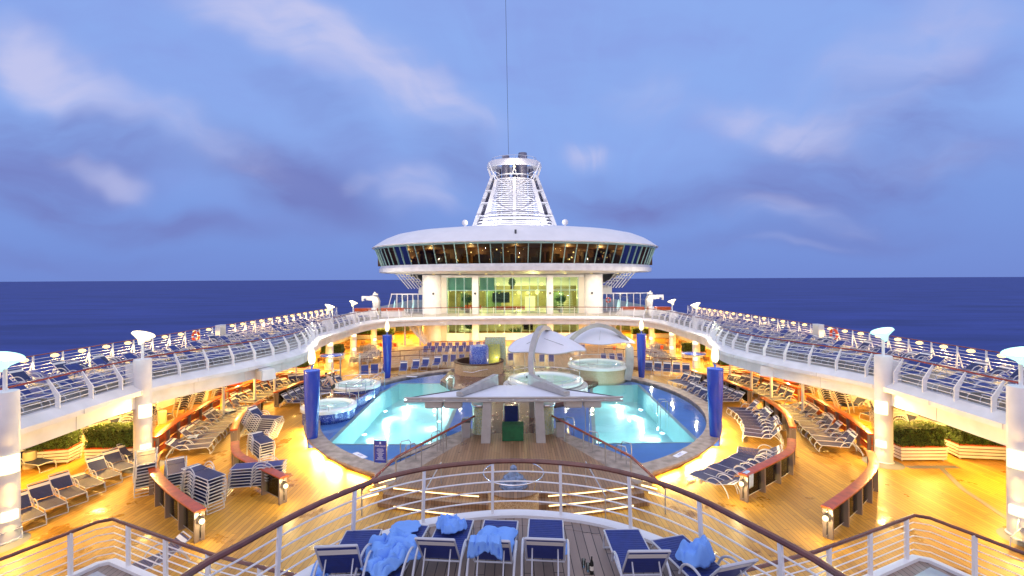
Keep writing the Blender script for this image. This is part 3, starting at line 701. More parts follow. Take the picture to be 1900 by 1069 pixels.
for i in range(25):
    z=16.5+.32*i; k=(z-16.2)/8; hw=4.4-1.85*k; yb=-3.4+1.6*k
    q=[Vector((hw*math.cos(t_),yb-1.3*math.sin(t_)*(1-.3*k),z)) for t_ in [PI*j/14 for j in range(15)]]
    MB().tube(q,.115,6).build('louvre','roofw',ft,True)
for i in range(5):
    z=16.3+.5*i; hw=6.3-.35*i
    q=[Vector((hw*math.cos(t_),-3.0-2.2*math.sin(t_),z)) for t_ in [PI*j/18 for j in range(19)]]
    MB().tube(q,.10,6).build('lower_louvre','white',ft,True)
MB().bar((-4.2,-4.4,16.6),(3.6,-3.8,20.4),.14,.14).bar((4.2,-4.4,16.6),(-3.6,-3.8,20.4),.14,.14).bar((-3.4,-3.6,20.4),(2.6,-2.8,24),.14,.14).bar((3.4,-3.6,20.4),(-2.6,-2.8,24),.14,.14).bar((0,-4.6,16.4),(0,-2.9,24.3),.5,.1).build('lattice','white',ft)
ell([(.86,26.35),(.93,26.2),(1.0,26.3),(1.02,26.75),(.98,27.15),(.86,27.2),(.86,26.35)],4.25,3.4,48).build('top_ring','roofw',ft,True)
ell([(.62,24.9),(.64,24.8),(.66,24.9),(.64,25.0),(.62,24.9)],4.6,4.1,40).build('inner_ring','white',ft,True)
for k in (.75,): 
    m=MB(); n_=24; pts=[(3.5*math.cos(2*PI*j/n_),2.6*math.sin(2*PI*j/n_),27.8) for j in range(n_)]; m.tube(pts,.035,5,closed=True)
    for j in range(0,n_,2): x,y,z=pts[j]; m.bar((x,y,27.1),(x,y,27.8),.05,.05)
    m.build('top_railing','whitem',ft)
for x,y,r_,z1 in ((-1.35,.2,.62,28.35),(1.35,0,.72,28.75),(-2.5,1.2,.4,26.5),(2.7,1.2,.4,26.5),(.2,1.4,.5,27.2)):
    MB().lathe([(r_,16.3),(r_,z1-.5),(r_*1.05,z1-.5),(r_*1.05,z1-.42),(r_*.95,z1-.4),(r_*.95,z1),(r_*.8,z1),(r_*.8,z1-.6)],22,(x,y,0)).build('exhaust_pipe','stack',ft,True)
MB().box((0,.6,20.3),(3.6,2.4,7.6)).build('dark_casing','dgrey',ft)
for sx in (-1,1):
    MB().box((sx*5,-8.5,16.0),(.5,.35,.4)).build('floodlight','grey',ft); light(ft,(sx*5,-8.2,16.35),420,(.92,.92,1),kind='AREA',size=.3,rot=(R(128),0,R(sx*30)))  # roof floodlights added only to make the funnel whiter
MB().sph((0,-3.2,25.85),.2,12).build('lamp','ewhite',ft); MB().bar((-.7,-2.2,24.1),(0,-3.1,25.7),.09,.09).bar((.7,-2.2,24.1),(0,-3.1,25.7),.09,.09).bar((0,-3.1,25.9),(0,-3.1,26.8),.07,.07).build('lamp_bracket','whitem',ft)
light(ft,(0,-4.0,25.9),300,(1,.85,.6),.2)
o=MB().tube([(-.5,68,27.0),(-.75,63,46),(-.9,60,75)],.028,5).build('antenna_wire','dgrey'); tag(o,'thin dark antenna wire rising from the funnel into the sky','wire')
# ================================================================ AFT UPPER DECK THINGS
for s in (-1,1):
    t=thing('glass_screen','white framed glass wind screen behind the crossing deck on the %s'%SIDE[s],'screen')
    x0,x1=(13.0,20.0) if s>0 else (12.5,18.0)
    n_=7; y0,y1=69.0,69.0
    for i in range(n_):
        a=x0+(x1-x0)*i/n_; b_=x0+(x1-x0)*(i+1)/n_
        MB().box((s*(a+b_)/2,69,5.15),(b_-a-.1,.03,2.5)).build('pane','gclear',t)
        MB().box((s*a,69,5.15),(.12,.14,2.7)).build('post','whitem',t)
    MB().box((s*(x0+x1)/2,69,6.5),(x1-x0+.2,.16,.14)).build('top_beam','whitem',t)
    MB().bar((s*x1,69,6.5),(s*(x1+.7),69,3.8),.1,.12).build('end_post','whitem',t)
    t=thing('white_crane','white rescue crane with a short arm by the outer railing, %s side'%SIDE[s],'crane',(s*19.6,64.6,3.8)); t.scale=(.8,.8,.82)
    m=MB(); m.prism([(-1.2,-.7),(1.2,-.7),(1.2,.7),(-1.2,.7)],.004,1.0); m.build('base','cream',t)
    # round-backed body
    q=MB(); prof=[(-1.25*s,1.0),(-1.3*s,2.3),(-1.0*s,3.0),(-.4*s,3.25),(.9*s,3.1),(.9*s,2.5),(-.2*s,2.4),(-.3*s,1.0)]
    vs=[(x,-.5,z) for x,z in prof]+[(x,.5,z) for x,z in prof]; k=len(prof)
    q.add(vs,[tuple(range(k)),tuple(range(2*k-1,k-1,-1))]+[(i,(i+1)%k,k+(i+1)%k,k+i) for i in range(k)]).build('housing','grey',t)
    MB().box((s*1.1,0,2.95),(1.1,.4,.4)).box((s*1.6,0,2.75),(.25,.6,.85)).build('arm','white',t); MB().box((-s*.6,0,3.45),(.8,.5,.3)).box((-s*.5,0,3.7),(.25,.25,.3)).build('winch','grey',t)
    light(t,(0,-1.6,2.0),30,WHT,.2)
    for k,(x,y) in enumerate(((15.8,60.2),(19.2,60.0))):
        t=thing('deck_locker','low red covered locker with white ends on the far upper deck, %s side, %s'%(SIDE[s],('inner one','outer one')[k]),'locker',(s*x,y+.8,3.8))
        MB().prism([(-1.4,-.4),(1.4,-.4),(1.4,.4),(-1.4,.4)],.004,.75).build('body','white',t); MB().box((0,0,.95),(2.8,.9,.42)).build('cover','ledge_red',t)
    # people-height deck tables near the building
for i,(x,y) in enumerate(((-15.5,64.5),(-14.2,65.5),(-17,66),(14.5,64.5),(16,65.5),(15.2,66.5))):
    t=thing('folded_parasol','folded teal sunshade leaning among chairs on the far upper deck, %s from the left'%nth(i),'sunshade',(x,y,3.8))
    MB().tube([(0,0,0),(.25,0,2.0)],.03,6).build('pole','whitem',t); MB().tube([(.08,0,.7),(.17,0,1.4),(.25,0,2.0)],[.16,.13,.03],8).build('canopy','blind',t,True)
def lifebuoy(loc,rz,label):
    t=thing('lifebuoy',label,'lifebuoy',loc,rz); q=[(.33*math.cos(2*PI*i/24),0,.33*math.sin(2*PI*i/24)) for i in range(24)]
    MB().tube(q,.085,8,closed=True).build('ring','orange',t,True)
    m=MB()
    for a in (0,PI/2,PI,3*PI/2): m.tube([(.33*math.cos(a+d),0,.33*math.sin(a+d)) for d in (-.12,0,.12)],.092,8)
    m.build('white_bands','white',t,True)
lifebuoy((-23.25,34.0,4.6),PI/2,'orange and white lifebuoy hung on the left outer railing')
lifebuoy((23.2,33.5,4.6),-PI/2,'orange and white lifebuoy hung on the right outer railing')
lifebuoy((14.2,68.8,5.5),0,'orange lifebuoy on the glass screen right of the building')
for s,y in ((-1,36.8),(1,35.2)):
    t=thing('life_raft_box','white equipment box fixed to the %s outer railing beside a lifebuoy'%SIDE[s],'box',(s*23.2,y,4.35)); MB().box((0,0,.3),(.4,.75,1.0)).build('case','white',t); MB().box((-s*.21,0,.3),(.02,.6,.8)).build('door','cream',t)
# ================================================================ LIGHT FITTINGS OF THE FASCIA
fl=thing('floodlight','','floodlight'); MB().lathe([(.0001,-.16),(.12,-.15),(.17,.05),(.17,.12),(.0001,.13)],14).build('housing','grey',fl,True).rotation_euler=(R(60),0,0)
MB().bar((-.2,.05,0),(-.2,-.25,.1),.03,.03).bar((.2,.05,0),(.2,-.25,.1),.03,.03).build('bracket','alu',fl); FL=Proto(fl)
for i,(px,py) in enumerate(((258,724),(351,696),(399,689),(1515,683),(1565,691),(1655,716))):
    q=P(px,py,3.55); d=1 if px>950 else -1
    FL.put((q.x,q.y,3.5),d*PI/2,'small round floodlight on the deck edge, %s from the left in the picture'%nth(i),'floodlights clamped to the deck edge')
for i,(px,py) in enumerate(((497,690),(1424,684),(822,600),(1099,597))):
    q=P(px,py,3.05); t=thing('loudspeaker','white horn loudspeaker box under the deck edge, %s from the left'%nth(i),'loudspeaker',(q.x,q.y-.3,3.0),(-.7 if px<900 else .7) if abs(px-950)>300 else 0,'loudspeakers under the deck edge')
    k=1 if abs(px-950)>300 else .55
    MB().box((0,0,0),(1.15*k,.8*k,.62*k),taper=.85).build('case','white',t); MB().box((0,-.42*k,0),(1.0*k,.05,.5*k)).build('grille','cream',t)
# ================================================================ BLUE TORCH COLUMNS
for px,py,yy,xx,z0,desc in ((0,0,24.2,-10.5,0,'near left pool edge'),(0,0,39.3,-10.65,.3,'far left behind the pool'),(0,0,24.2,10.55,0,'near right pool edge'),(0,0,39.3,10.9,.3,'far right behind the pool')):
    t=thing('torch_column','tall tapering blue column with a flame lamp on top, '+desc,'column',(xx,yy,z0),group='blue torch columns round the pool')
    MB().lathe([(.0001,0),(.24,0),(.30,.9),(.37,2.4),(.40,3.5),(.40,3.98-z0),(.0001,4.0-z0)],28).build('shaft','colblue',t,True)
    MB().lathe([(.04,4-z0),(.05,4.1-z0),(.13,4.28-z0),(.13,4.32-z0)],12).build('burner','chrome',t,True)
    MB().lathe([(.10,4.3-z0),(.17,4.42-z0),(.19,4.62-z0),(.16,4.9-z0),(.08,5.1-z0),(.001,5.2-z0)],14).build('flame_lamp','eflame',t,True)
    light(t,(0,0,5.3-z0),90,(1,.85,.5),.2); light(t,(0,-.5,4.7-z0),60,(1,.85,.5),.1)
# ================================================================ POOL EQUIPMENT, LIGHT IN THE WATER
for q,s in ((deepL,-1),(deepR,1)):
    pts=[(s*6.5,24.6,-.7),(s*9.0,28,-.7),(s*9.1,33,-.7),(s*5.2,35.8,-.7),(s*8.4,36.2,-.7),(s*4.7,26.5,-.7),(s*4.9,30.5,-.7)]
    for i,p in enumerate(pts):
        t=thing('pool_light','round underwater lamp in the %s pool wall, %s'%(SIDE[s],nth(i)),'pool light',p,group='underwater lamps in the pools')
        MB().lathe([(.0001,0),(.13,0),(.16,.04),(.0001,.05)],14).build('lens','epool',t)
        dx,dy=s*6.6-p[0],30.5-p[1]; light(t,(.04*dx/abs(dx),.04*(1 if dy>0 else -1),.0),165,(.66,1,.97),kind='AREA',size=.22,rot=(R(96),0,math.atan2(dy*.5,dx)-PI/2))
def ladder(loc,rz,label,h=.95,w_=.55,dz=.9,d=.5,nm='pool_rail'):
    t=thing(nm,label,'pool rail',loc,rz,'bent metal rails at the pool edge')
    for sx in (-1,1):
        MB().tube([(sx*w_/2,0,0),(sx*w_/2,0,h-.1),(sx*w_/2,.05,h),(sx*w_/2,d-.08,h),(sx*w_/2,d,h-.12),(sx*w_/2,d,-dz)],.025,7).build('handrail','chrome',t,True)
    return t
LD=[(-10.0,24.0,0),]
for i,(px,py,rz) in enumerate(((258,0,0),)): pass
spots=[((748,862),.3,-.9,'beside the pool rules board'),((806,842),.3,-.9,'left of the walkway rail, lower one'),((862,812),.3,-.9,'left of the walkway rail, upper one'),((1105,843),.3,.9,'right of the walkway rail, lower one'),((1060,812),.3,.9,'right of the walkway rail, upper one'),((1167,866),.3,.9,'front right corner of the pools'),((1238,772),.3,PI/2,'right edge of the right pool'),((842,722),.3,PI/2,'back corner of the left pool')]
for (pp,z,rz,ds) in spots:
    q=P(pp[0],pp[1],z); ladder((q.x,q.y,z),rz,'bent chrome grab rail standing in shallow water, '+ds)
# central handrails down the walkway
for s in (-1,1):
    t=thing('walkway_handrail','dark red handrail on metal posts along the %s of the wooden walkway'%SIDE[s],'handrail')
    a=Vector((s*1.85,24.9,1.45)); b_=Vector((s*4.75,18.75,1.50)); c_=Vector((s*5.6,17.1,.95))
    MB().tube([a,b_,c_],.055,8).build('handrail','rail',t,True)
    for k,p in enumerate([a,a.lerp(b_,.25),a.lerp(b_,.5),a.lerp(b_,.75),b_]): MB().tube([p,(p.x,p.y,.48)],.028,7).build('post','alu',t,True)
    MB().tube([c_,(c_.x,c_.y,0)],.028,7).build('post','alu',t,True)
    t=thing('step_handrail','thin metal handrail on the curved steps, %s of the fountain'%SIDE[s],'handrail')
    MB().tube([(s*2.9,18.6,.5),(s*2.9,18.6,1.35),(s*3.25,16.4,1.0),(s*3.25,16.4,.0)],.024,7).build('handrail','alu',t,True)
# edge benches beside the walkway with small steps and lights
for s in (-1,1):
    o=MB().sweep([Vector((s*(6.2+.0*i),20.0)) +Vector((-s*.72*i,1.0*i)) for i in range(6)],[(-.02,.40),(.28,.40),(.28,.455),(-.02,.455)]).build('edge_bench','cope'); tag(o,'weathered wooden ledge between walkway and pool on the %s'%SIDE[s],'ledge')
    t=thing('waste_bin','grey metal litter bin near the top of the %s walkway rail'%SIDE[s],'bin',(s*2.45,24.2,.46)); MB().box((0,0,.4),(.42,.42,.8)).build('body','alu',t); MB().box((0,0,.85),(.46,.46,.08)).build('lid','dgrey',t)
    for k in range(3):
        o=MB().box((s*(5.15+.25*k),18.9-.35*k,.50-.15*k),(.7,.05,.05),rz=-s*.6).build('step_light','estrip'); tag(o,'short glowing strip beside the %s end of the curved steps, %s from the top'%(SIDE[s],nth(k)),'strip light',group='short light strips beside the steps')
# lights under the coping, shining out on the deck
for i in range(16):
    s=1 if i%2 else -1; j=i//2
    a=-PI/2+s*(R(25)+R(8.5)*j)
    if j>6: a=-PI/2+s*R(112)
    x,y=PC.x+12.62*math.cos(a),PC.y+12.62*math.sin(a)
    t=thing('coping_light','warm strip lamp under the pool coping, %s one on the %s'%(nth(j),SIDE[s]),'strip light',(x,y,.24),a+PI/2,'strip lamps under the pool coping')
    MB().box((0,.10,.02),(1.3,.05,.05)).build('tube','estrip',t)
    light(t,(0,-.02,-.02),((520,130,560,650,420,260,110,90)[j]),(1,.62,.17),kind='AREA',size=(1.3,.1),rot=(R(-50),0,0))
# jacuzzis
def jacuzzi(x,y,r,z,wall,label,steps=False,lit=70,base=.15):
    t=thing('jacuzzi',label,'hot tub',(x,y,0))
    MB().lathe([(r*.97,base),(r*.97,z-.22)],48).build('wall',wall,t,True)
    MB().lathe([(r*.97,z-.24),(r*1.04,z-.22),(r*1.04,z-.04),(r*1.0,z),(r*.86,z+.01),(r*.80,z-.12),(r*.76,z-.5),(r*.45,z-.6),(.0001,z-.62)],48).build('shell','tub',t,True)
    if steps: MB().lathe([(r*1.16,base),(r*1.16,z-.42),(r*1.10,z-.40),(r*1.10,z-.30),(r*1.03,z-.28)],48).build('step_ring','grey',t,True)
    face_up(MB().lathe([(.0001,z-.13),(r*.795,z-.13)],48).build('tub_water','water',t))
    ang0=0
    q=[(r*1.02*math.cos(a),r*1.02*math.sin(a),z+.32) for a in [R(d) for d in range(-160,-20,7)]]
    m=MB(); q=[(q[0][0],q[0][1],z-.05)]+q+[(q[-1][0],q[-1][1],z-.05)]; m.tube(q,.022,6)
    for k in (7,14): m.tube([q[k],(q[k][0],q[k][1],z-.02)],.018,6)
    q=[(r*1.02*math.cos(a),r*1.02*math.sin(a),z+.32) for a in [R(d) for d in range(15,150,7)]]; q=[(q[0][0],q[0][1],z-.05)]+q+[(q[-1][0],q[-1][1],z-.05)]; m.tube(q,.022,6)
    m.build('handrail','chrome',t,True)
    light(t,(0,0,z-.25),lit,(.8,1,.93),.25)
    light(t,(0,0,z+1.6),lit*.5,(.9,1,.9),.4,name='fill') if False else None
    return t
jacuzzi(2.45,35.2,2.75,1.15,'cope','large round white hot tub with stepped rim under the arched sail',True,70)
jacuzzi(7.2,39.2,2.45,1.55,'pebg','raised round hot tub with a pale pebble wall under the far sail',False,60)
jacuzzi(-11.4,28.7,1.58,1.0,'mosb','round hot tub with blue mosaic wall, nearest on the left',False,35,.004)
jacuzzi(-11.6,34.4,1.66,1.0,'mosb','round hot tub with blue mosaic wall, second on the left behind the nearest',False,35,.004)
o=MB().sweep([Vector((-10.3,30.1)),Vector((-10.05,31.6)),Vector((-9.95,33.2)),Vector((-10.1,35.6))],[(0,.1),(0,.72),(.28,.72),(.28,.1)]).build('mosaic_wall','mosb'); tag(o,'low blue mosaic wall between the two left hot tubs','wall')
struct('tub_platform',MB().prism([(-10.3,30.2),(-10.1,31.6),(-10.0,33.2),(-10.2,35.2),(-13,35.2),(-13,30.2)],.02,.55),'dark_teak')
t=thing('stair_handrail','looping chrome handrails on the steps between the left hot tubs','handrail')
for k,(x,y) in enumerate(((-10.2,30.6),(-10.9,30.9),(-10.3,33.6),(-11.6,32.2))):
    MB().tube([(x,y,.5),(x,y,1.5),(x+.2,y+.5,1.62),(x+.5,y+1.4,1.75),(x+.55,y+1.6,1.6),(x+.55,y+1.6,.5)],.028,7).build('handrail','chrome',t,True)
t=thing('shower_frame','square metal shower frame behind the second left hot tub','shower',(-13.5,38.4,0))
MB().tube([(-.8,0,0),(-.8,0,2.6),(.8,0,2.6),(.8,0,0)],.07,8).build('frame','alu',t)
# pebble drum
t=thing('pebble_drum','wide tan pebble drum pool at the back of the left pool','tub',(-3.0,41.0,0))
MB().lathe([(2.15,.15),(2.15,1.45)],48).build('wall','peb',t,True); MB().lathe([(2.2,1.43),(2.2,1.52),(1.95,1.52),(1.95,.9),(.0001,.9)],48).build('rim','brown',t,True)
MB().tube([(-1.2,-1.85,.9),(-.4,-2.15,.85),(.3,-2.2,1.05),(.9,-2.05,1.1)],.02,6).build('handrail','chrome',t,True)
t=thing('mosaic_cylinder','blue mosaic cylinder rising from the tan pebble drum','column',(-3.0,41.1,.9)); MB().lathe([(.85,0),(.85,1.75),(.74,1.92),(.0001,1.92)],32).build('shaft','mosb',t,True)
t=thing('mosaic_slab','olive and pale green mosaic slab standing behind the blue cylinder','panel',(-1.7,42.0,.9)); MB().box((0,0,.95),(1.1,.3,1.9)).build('front_slab','moso',t); MB().box((.1,.6,1.15),(1.9,.35,2.6)).build('back_slab','mosg',t)
light(t,(.2,-.7,.6),30,(1,.85,.3),.1)
# small mosaic drums beside the canopy legs
for s in (-1,1):
    t=thing('mosaic_drum','pale green mosaic drum with a metal rim beside the %s canopy leg'%SIDE[s],'drum',(s*1.72,24.8,.18)); MB().lathe([(.46,0),(.46,1.75)],24).build('body','mosg',t,True); MB().lathe([(.52,1.78),(.54,1.84),(.52,1.9),(.0001,1.9)],24).build('rim','chrome',t,True)
# ================================================================ CANOPIES
ct=thing('star_canopy','low star shaped white sail on grey legs over the wooden walkway','canopy')
zf=2.72
top=[(-5.35,23.25,zf),(5.4,23.25,zf),(1.1,27.0,2.50),(-1.35,27.0,2.50)]
vs=top+[(x,y,z-.10) for x,y,z in top]
MB().add(vs,[(0,1,2,3),(7,6,5,4),(0,4,5,1),(1,5,6,2),(2,6,7,3),(3,7,4,0)]).build('membrane','sail',ct)
MB().tube([(-5.45,23.2,zf+.03),(5.5,23.2,zf+.03)],.055,8).build('front_tube','mast',ct,True); MB().tube([(-5.45,23.2,zf-.14),(5.5,23.2,zf-.14)],.05,8).build('lower_tube','mast',ct,True)
m=MB()
for i in range(9): m.sph((-4.6+1.15*i,23.12,zf-.05),.035,8)
m.build('clamps','whitem',ct)
for s in (-1,1):
    MB().tube([(s*5.45,23.2,zf),(s*1.25,27.05,2.52)],.04,6).build('side_tube','dgrey',ct)
    vs=[]
    a=Vector((s*2.75,23.55,2.74)); b_=Vector((s*1.0,27.1,2.52)); h0,h1=.22,.62; n_=Vector((.14*s,.05,0))
    for p,h in ((a,h0),(b_,h1)):
        for o_ in (-n_,n_): vs+= [p+o_,p+o_+Vector((0,0,h))]
    MB().add(vs,[(0,1,3,2),(4,6,7,5),(0,4,5,1),(2,3,7,6),(1,5,7,3),(0,2,6,4)]).build('beam','mast',ct)
    # slanting leg plate
    vs=[(s*1.15,23.1,.5),(s*1.62,23.1,.5),(s*1.52,23.3,zf-.1),(s*1.08,23.3,zf-.1)]; vs+= [(x,y+.45,z) for x,y,z in vs]
    MB().add(vs,[(0,1,2,3),(7,6,5,4),(0,4,5,1),(1,5,6,2),(2,6,7,3),(3,7,4,0)]).build('leg','mast',ct)
    for k in (0,1):
        t=thing('canopy_speaker','pale box loudspeaker hung under the %s wing of the star canopy, %s one'%(SIDE[s],('outer','inner')[k]),'loudspeaker',(s*(4.15-1.0*k)*.98,23.9,2.28),0,'loudspeakers under the star canopy')
        b_=MB().box((0,0,0),(.92,.5,.40)).build('case','grey',t); mo=b_.modifiers.new('bevel','BEVEL'); mo.width=.09; mo.segments=3
    t=thing('water_pole','pair of thin metal poles in the water under the %s canopy wing'%SIDE[s],'pole',(s*4.0,25.0,.2)); MB().tube([(-.1,0,-1.2),(-.1,0,1.9)],.025,6).tube([(.12,.1,-1.2),(.12,.1,1.9)],.025,6).build('poles','alu',t)
# arched sail over first hot tub
t=thing('arched_sail','large round white sail hung from a tall curved grey mast over a hot tub','canopy')
mast=[(1.15,27.6,.5),(1.15,27.6,2.6),(1.1,27.9,3.9),(1.35,28.7,4.9),(1.8,30.0,5.45),(2.35,31.5,5.3),(2.8,33.0,4.6)]
mp_=smooth_path([(a[1],a[2]) for a in mast],.3)
def arch(path3,w0,d0):
    m=MB(); k=len(path3); vs=[]
    for i,p in enumerate(path3):
        p=Vector(p); a=Vector(path3[max(i-1,0)]); b2=Vector(path3[min(i+1,k-1)]); d=(b2-a).normalized(); x=Vector((1,-.25,0)); x=(x-d*x.dot(d)).normalized(); y=d.cross(x); f=1-.55*i/(k-1)
        for u_,v_ in ((-1,-1),(1,-1),(1,1),(-1,1)): vs.append(p+x*u_*w0/2+y*v_*d0/2*f)
    fs=[]
    for i in range(k-1):
        for j in range(4): fs.append((i*4+j,i*4+(j+1)%4,i*4+4+(j+1)%4,i*4+4+j))
    fs+= [(0,1,2,3),((k-1)*4+3,(k-1)*4+2,(k-1)*4+1,(k-1)*4)]
    return m.add(vs,fs)
def cat3(pts,n=5):
    pts=[Vector(p) for p in pts]; out=[]
    for i in range(len(pts)-1):
        p0=pts[max(i-1,0)];p1=pts[i];p2=pts[i+1];p3=pts[min(i+2,len(pts)-1)]
        for j in range(n): u=j/n; out.append(.5*((2*p1)+(p2-p0)*u+(2*p0-5*p1+4*p2-p3)*u*u+(3*p1-p0-3*p2+p3)*u**3))
    return out+[pts[-1]]
mo=arch(cat3(mast),.30,.52).build('mast','mast',t); 
def sail(c,rx,ry,zedge,zpk,ridge,rz,th=.03,sag=.35):
    "saddle shaped membrane: ridge line high, wings dropping"
    m=MB(); n=36; kr=8; vs=[]; 
    for s_ in (0,-th):
        for i in range(kr+1):
            for j in range(n):
                a=2*PI*j/n; r=i/kr; x=r*math.cos(a); y=r*math.sin(a)
                ridgef=max(0,1-x*x)**1.35; z=zedge+(zpk-zedge)*ridgef*(1-.75*y*y)+.30*y
                X=x*rx*(1+.12*abs(x)); Y=y*ry; ca_,sa_=math.cos(rz),math.sin(rz); vs.append((c[0]+X*ca_-Y*sa_,c[1]+X*sa_+Y*ca_,z+s_))
    fs=[]; q=(kr+1)*n
    for s_ in (0,q):
        for i in range(kr):
            for j in range(n): fs.append((s_+i*n+j,s_+i*n+(j+1)%n,s_+(i+1)*n+(j+1)%n,s_+(i+1)*n+j))
    for j in range(n): fs.append((kr*n+j,kr*n+(j+1)%n,q+kr*n+(j+1)%n,q+kr*n+j))
    edge=[vs[kr*n+j] for j in range(n)]
    return m.add(vs,fs),edge
sm,ed=sail((2.3,31.2),2.35,2.15,3.95,5.15,True,.12)
sm.build('membrane','sail',t,True); MB().tube(ed,.035,6,closed=True).build('edge_cable','mast',t)
MB().tube([(2.0,29.4,4.9),(4.3,30.2,4.0)],.012,4).tube([(1.6,29.6,4.9),(.2,31.0,4.0)],.012,4).build('seams','dgrey',t)
for a in (0.35,2.2): MB().tube([ed[int(a*36/6.28)],(ed[int(a*36/6.28)][0],ed[int(a*36/6.28)][1],1.2)],.015,5).build('stay','alu',t)
m=MB().sph((.85,27.4,2.9),.09,8).sph((1.5,27.4,2.9),.09,8).bar((.85,27.4,2.9),(1.5,27.4,2.9),.04,.04); m.build('spot_lamps','dgrey',t)
# second arched sail
t=thing('arched_sail','wide white sail with a grey arch over the raised far hot tub','canopy')
arc2=[(4.5,36.6,3.75),(5.3,36.8,4.45),(6.6,37.0,4.95),(7.9,37.2,4.7),(9.0,37.5,3.9),(9.45,37.7,3.1),(9.5,37.8,1.6),(9.3,37.9,.4)]
m=MB(); pth=cat3(arc2); vs=[]; k=len(pth)
for i,p in enumerate(pth):
    d=(pth[min(i+1,k-1)]-pth[max(i-1,0)]).normalized(); y=Vector((0,1,0)); x=d.cross(y).normalized(); wd=.30 if p.z<3.2 else .15
    for u_,v_ in ((-1,-1),(1,-1),(1,1),(-1,1)): vs.append(p+x*u_*wd+y*v_*.18)
m.add(vs,[(i*4+j,i*4+(j+1)%4,i*4+4+(j+1)%4,i*4+4+j) for i in range(k-1) for j in range(4)]+[(0,1,2,3),((k-1)*4+3,(k-1)*4+2,(k-1)*4+1,(k-1)*4)]).build('arch','mast',t)
sm,ed=sail((7.0,38.3),2.75,1.9,3.45,4.75,True,0); sm.build('membrane','sail',t,True); MB().tube(ed,.035,6,closed=True).build('edge_cable','mast',t)
MB().tube([(6.9,36.5,4.6),(6.7,37.5,.5)],.012,4).build('stay','alu',t)
MB().sph((9.3,37.2,3.3),.13,10).build('lamp','ewhite',t); light(t,(9.3,36.9,3.2),25,WHT,.1)
# ================================================================ PROPS ON THE WALKWAY
t=thing('towel_bin','dark green canvas towel bin on the wooden walkway','bin',(-.02,23.75,.505)); b_=MB().box((0,0,.37),(1.08,.8,.72)).build('box','green',t); mo=b_.modifiers.new('bevel','BEVEL'); mo.width=.03; mo.segments=2
MB().box((0,0,.745),(1.1,.82,.03)).build('lid','green',t)
t=thing('blue_board','blue fabric board in a metal frame behind the green bin','board',(-.1,25.3,.505)); MB().box((0,0,.72),(.72,.06,1.1)).build('panel','blue',t)
MB().tube([(-.4,0,0),(-.4,0,1.38),(-.33,0,1.42),(.33,0,1.42),(.4,0,1.38),(.4,0,0)],.025,6).build('frame','chrome',t,True)
MB().sph((.2,-.05,1.42),.03,8).build('lamp','esmall',t)
t=thing('rules_sign','blue upright board headed POOL RULES in a metal frame at the pool edge','sign',(*P(706,862,.46),.46),R(-6))
MB().box((0,0,.58),(.52,.04,.98)).build('panel','bluesign',t); MB().tube([(-.29,0,-.02),(-.29,0,1.08),(-.24,0,1.14),(.24,0,1.14),(.29,0,1.08),(.29,0,-.02)],.022,6).build('frame','chrome',t,True)
def text(s,size,loc,parent,m='print',name='lettering',ext=.003,rot=(PI/2,0,0)):
    c=bpy.data.curves.new(name,'FONT'); c.body=s; c.size=size; c.align_x='CENTER'; c.extrude=ext; o=bpy.data.objects.new(name,c); col.objects.link(o)
    dg=bpy.context.evaluated_depsgraph_get(); me=bpy.data.meshes.new_from_object(o.evaluated_get(dg)); bpy.data.objects.remove(o); me.materials.append(M_[m])
    o=bpy.data.objects.new(name,me); col.objects.link(o); o.location=loc; o.rotation_euler=rot; o.parent=parent; return o
text('POOL RULES',.085,(0,-.026,.80),t)
m=MB(); rnd=random.Random(3)
for i in range(11):
    wd=rnd.uniform(.22,.42)
    if i in (3,7): wd=.16
    m.box((0,-.023,.70-.048*i),(wd,.004,.014))
m.add([(-.04,-.024,.92),(.04,-.024,.92),(.035,-.024,1.0),(0,-.024,1.03),(-.035,-.024,1.0)],[(0,1,2,3,4)]); m.build('small_print','print',t)
# depth marking plates on the coping
for (px,py,z,rz) in ((668,845,.465,.75),(1262,843,.465,-.75),(764,699,.465,.25)):
    q=P(px,py,z); t=thing('depth_marker','small white pool depth plate on %s'%({668:'the near left curve',1262:'the near right curve',764:'the far left edge'}[px]),'marker',(q.x,q.y,.464),-rz); MB().box((0,0,.006),(.95,.26,.012)).build('plate','print',t)
    text('4 FT',.2,(0,-.07,.013),t,'bluesign',rot=(0,0,0),ext=.001)
# fountain pedestal with carved glass and hoop
t=thing('glass_sculpture','carved blue glass sculpture in a metal hoop on a tan pebble drum','sculpture',(0,16.55,0))
MB().lathe([(.90,.0),(.90,1.26),(.84,1.28),(.0001,1.28)],36).build('pedestal','peb',t,True)
MB().lathe([(.97,1.27),(.97,1.33),(.0001,1.335)],36).build('table_ring','walk',t,True)
MB().lathe([(.0001,1.34),(.52,1.34),(.50,1.45),(.38,1.52),(.36,1.64),(.22,1.72),(.14,1.84),(.12,1.98),(.06,2.04),(.0001,2.05)],20).build('glass_figure','ice',t)
hp=[(1.08*math.cos(2*PI*i/40),1.05*math.sin(2*PI*i/40)+.1,1.75) for i in range(40)]
m=MB().tube(hp,.022,6,closed=True)
for a in (5,15,25,35): m.tube([hp[a],(hp[a][0]*.85,hp[a][1]*.85,1.1)],.018,6)
m.build('hoop','chrome',t,True)
light(t,(0,-1.2,1.8),25,(.8,.85,1),.3) if False else None
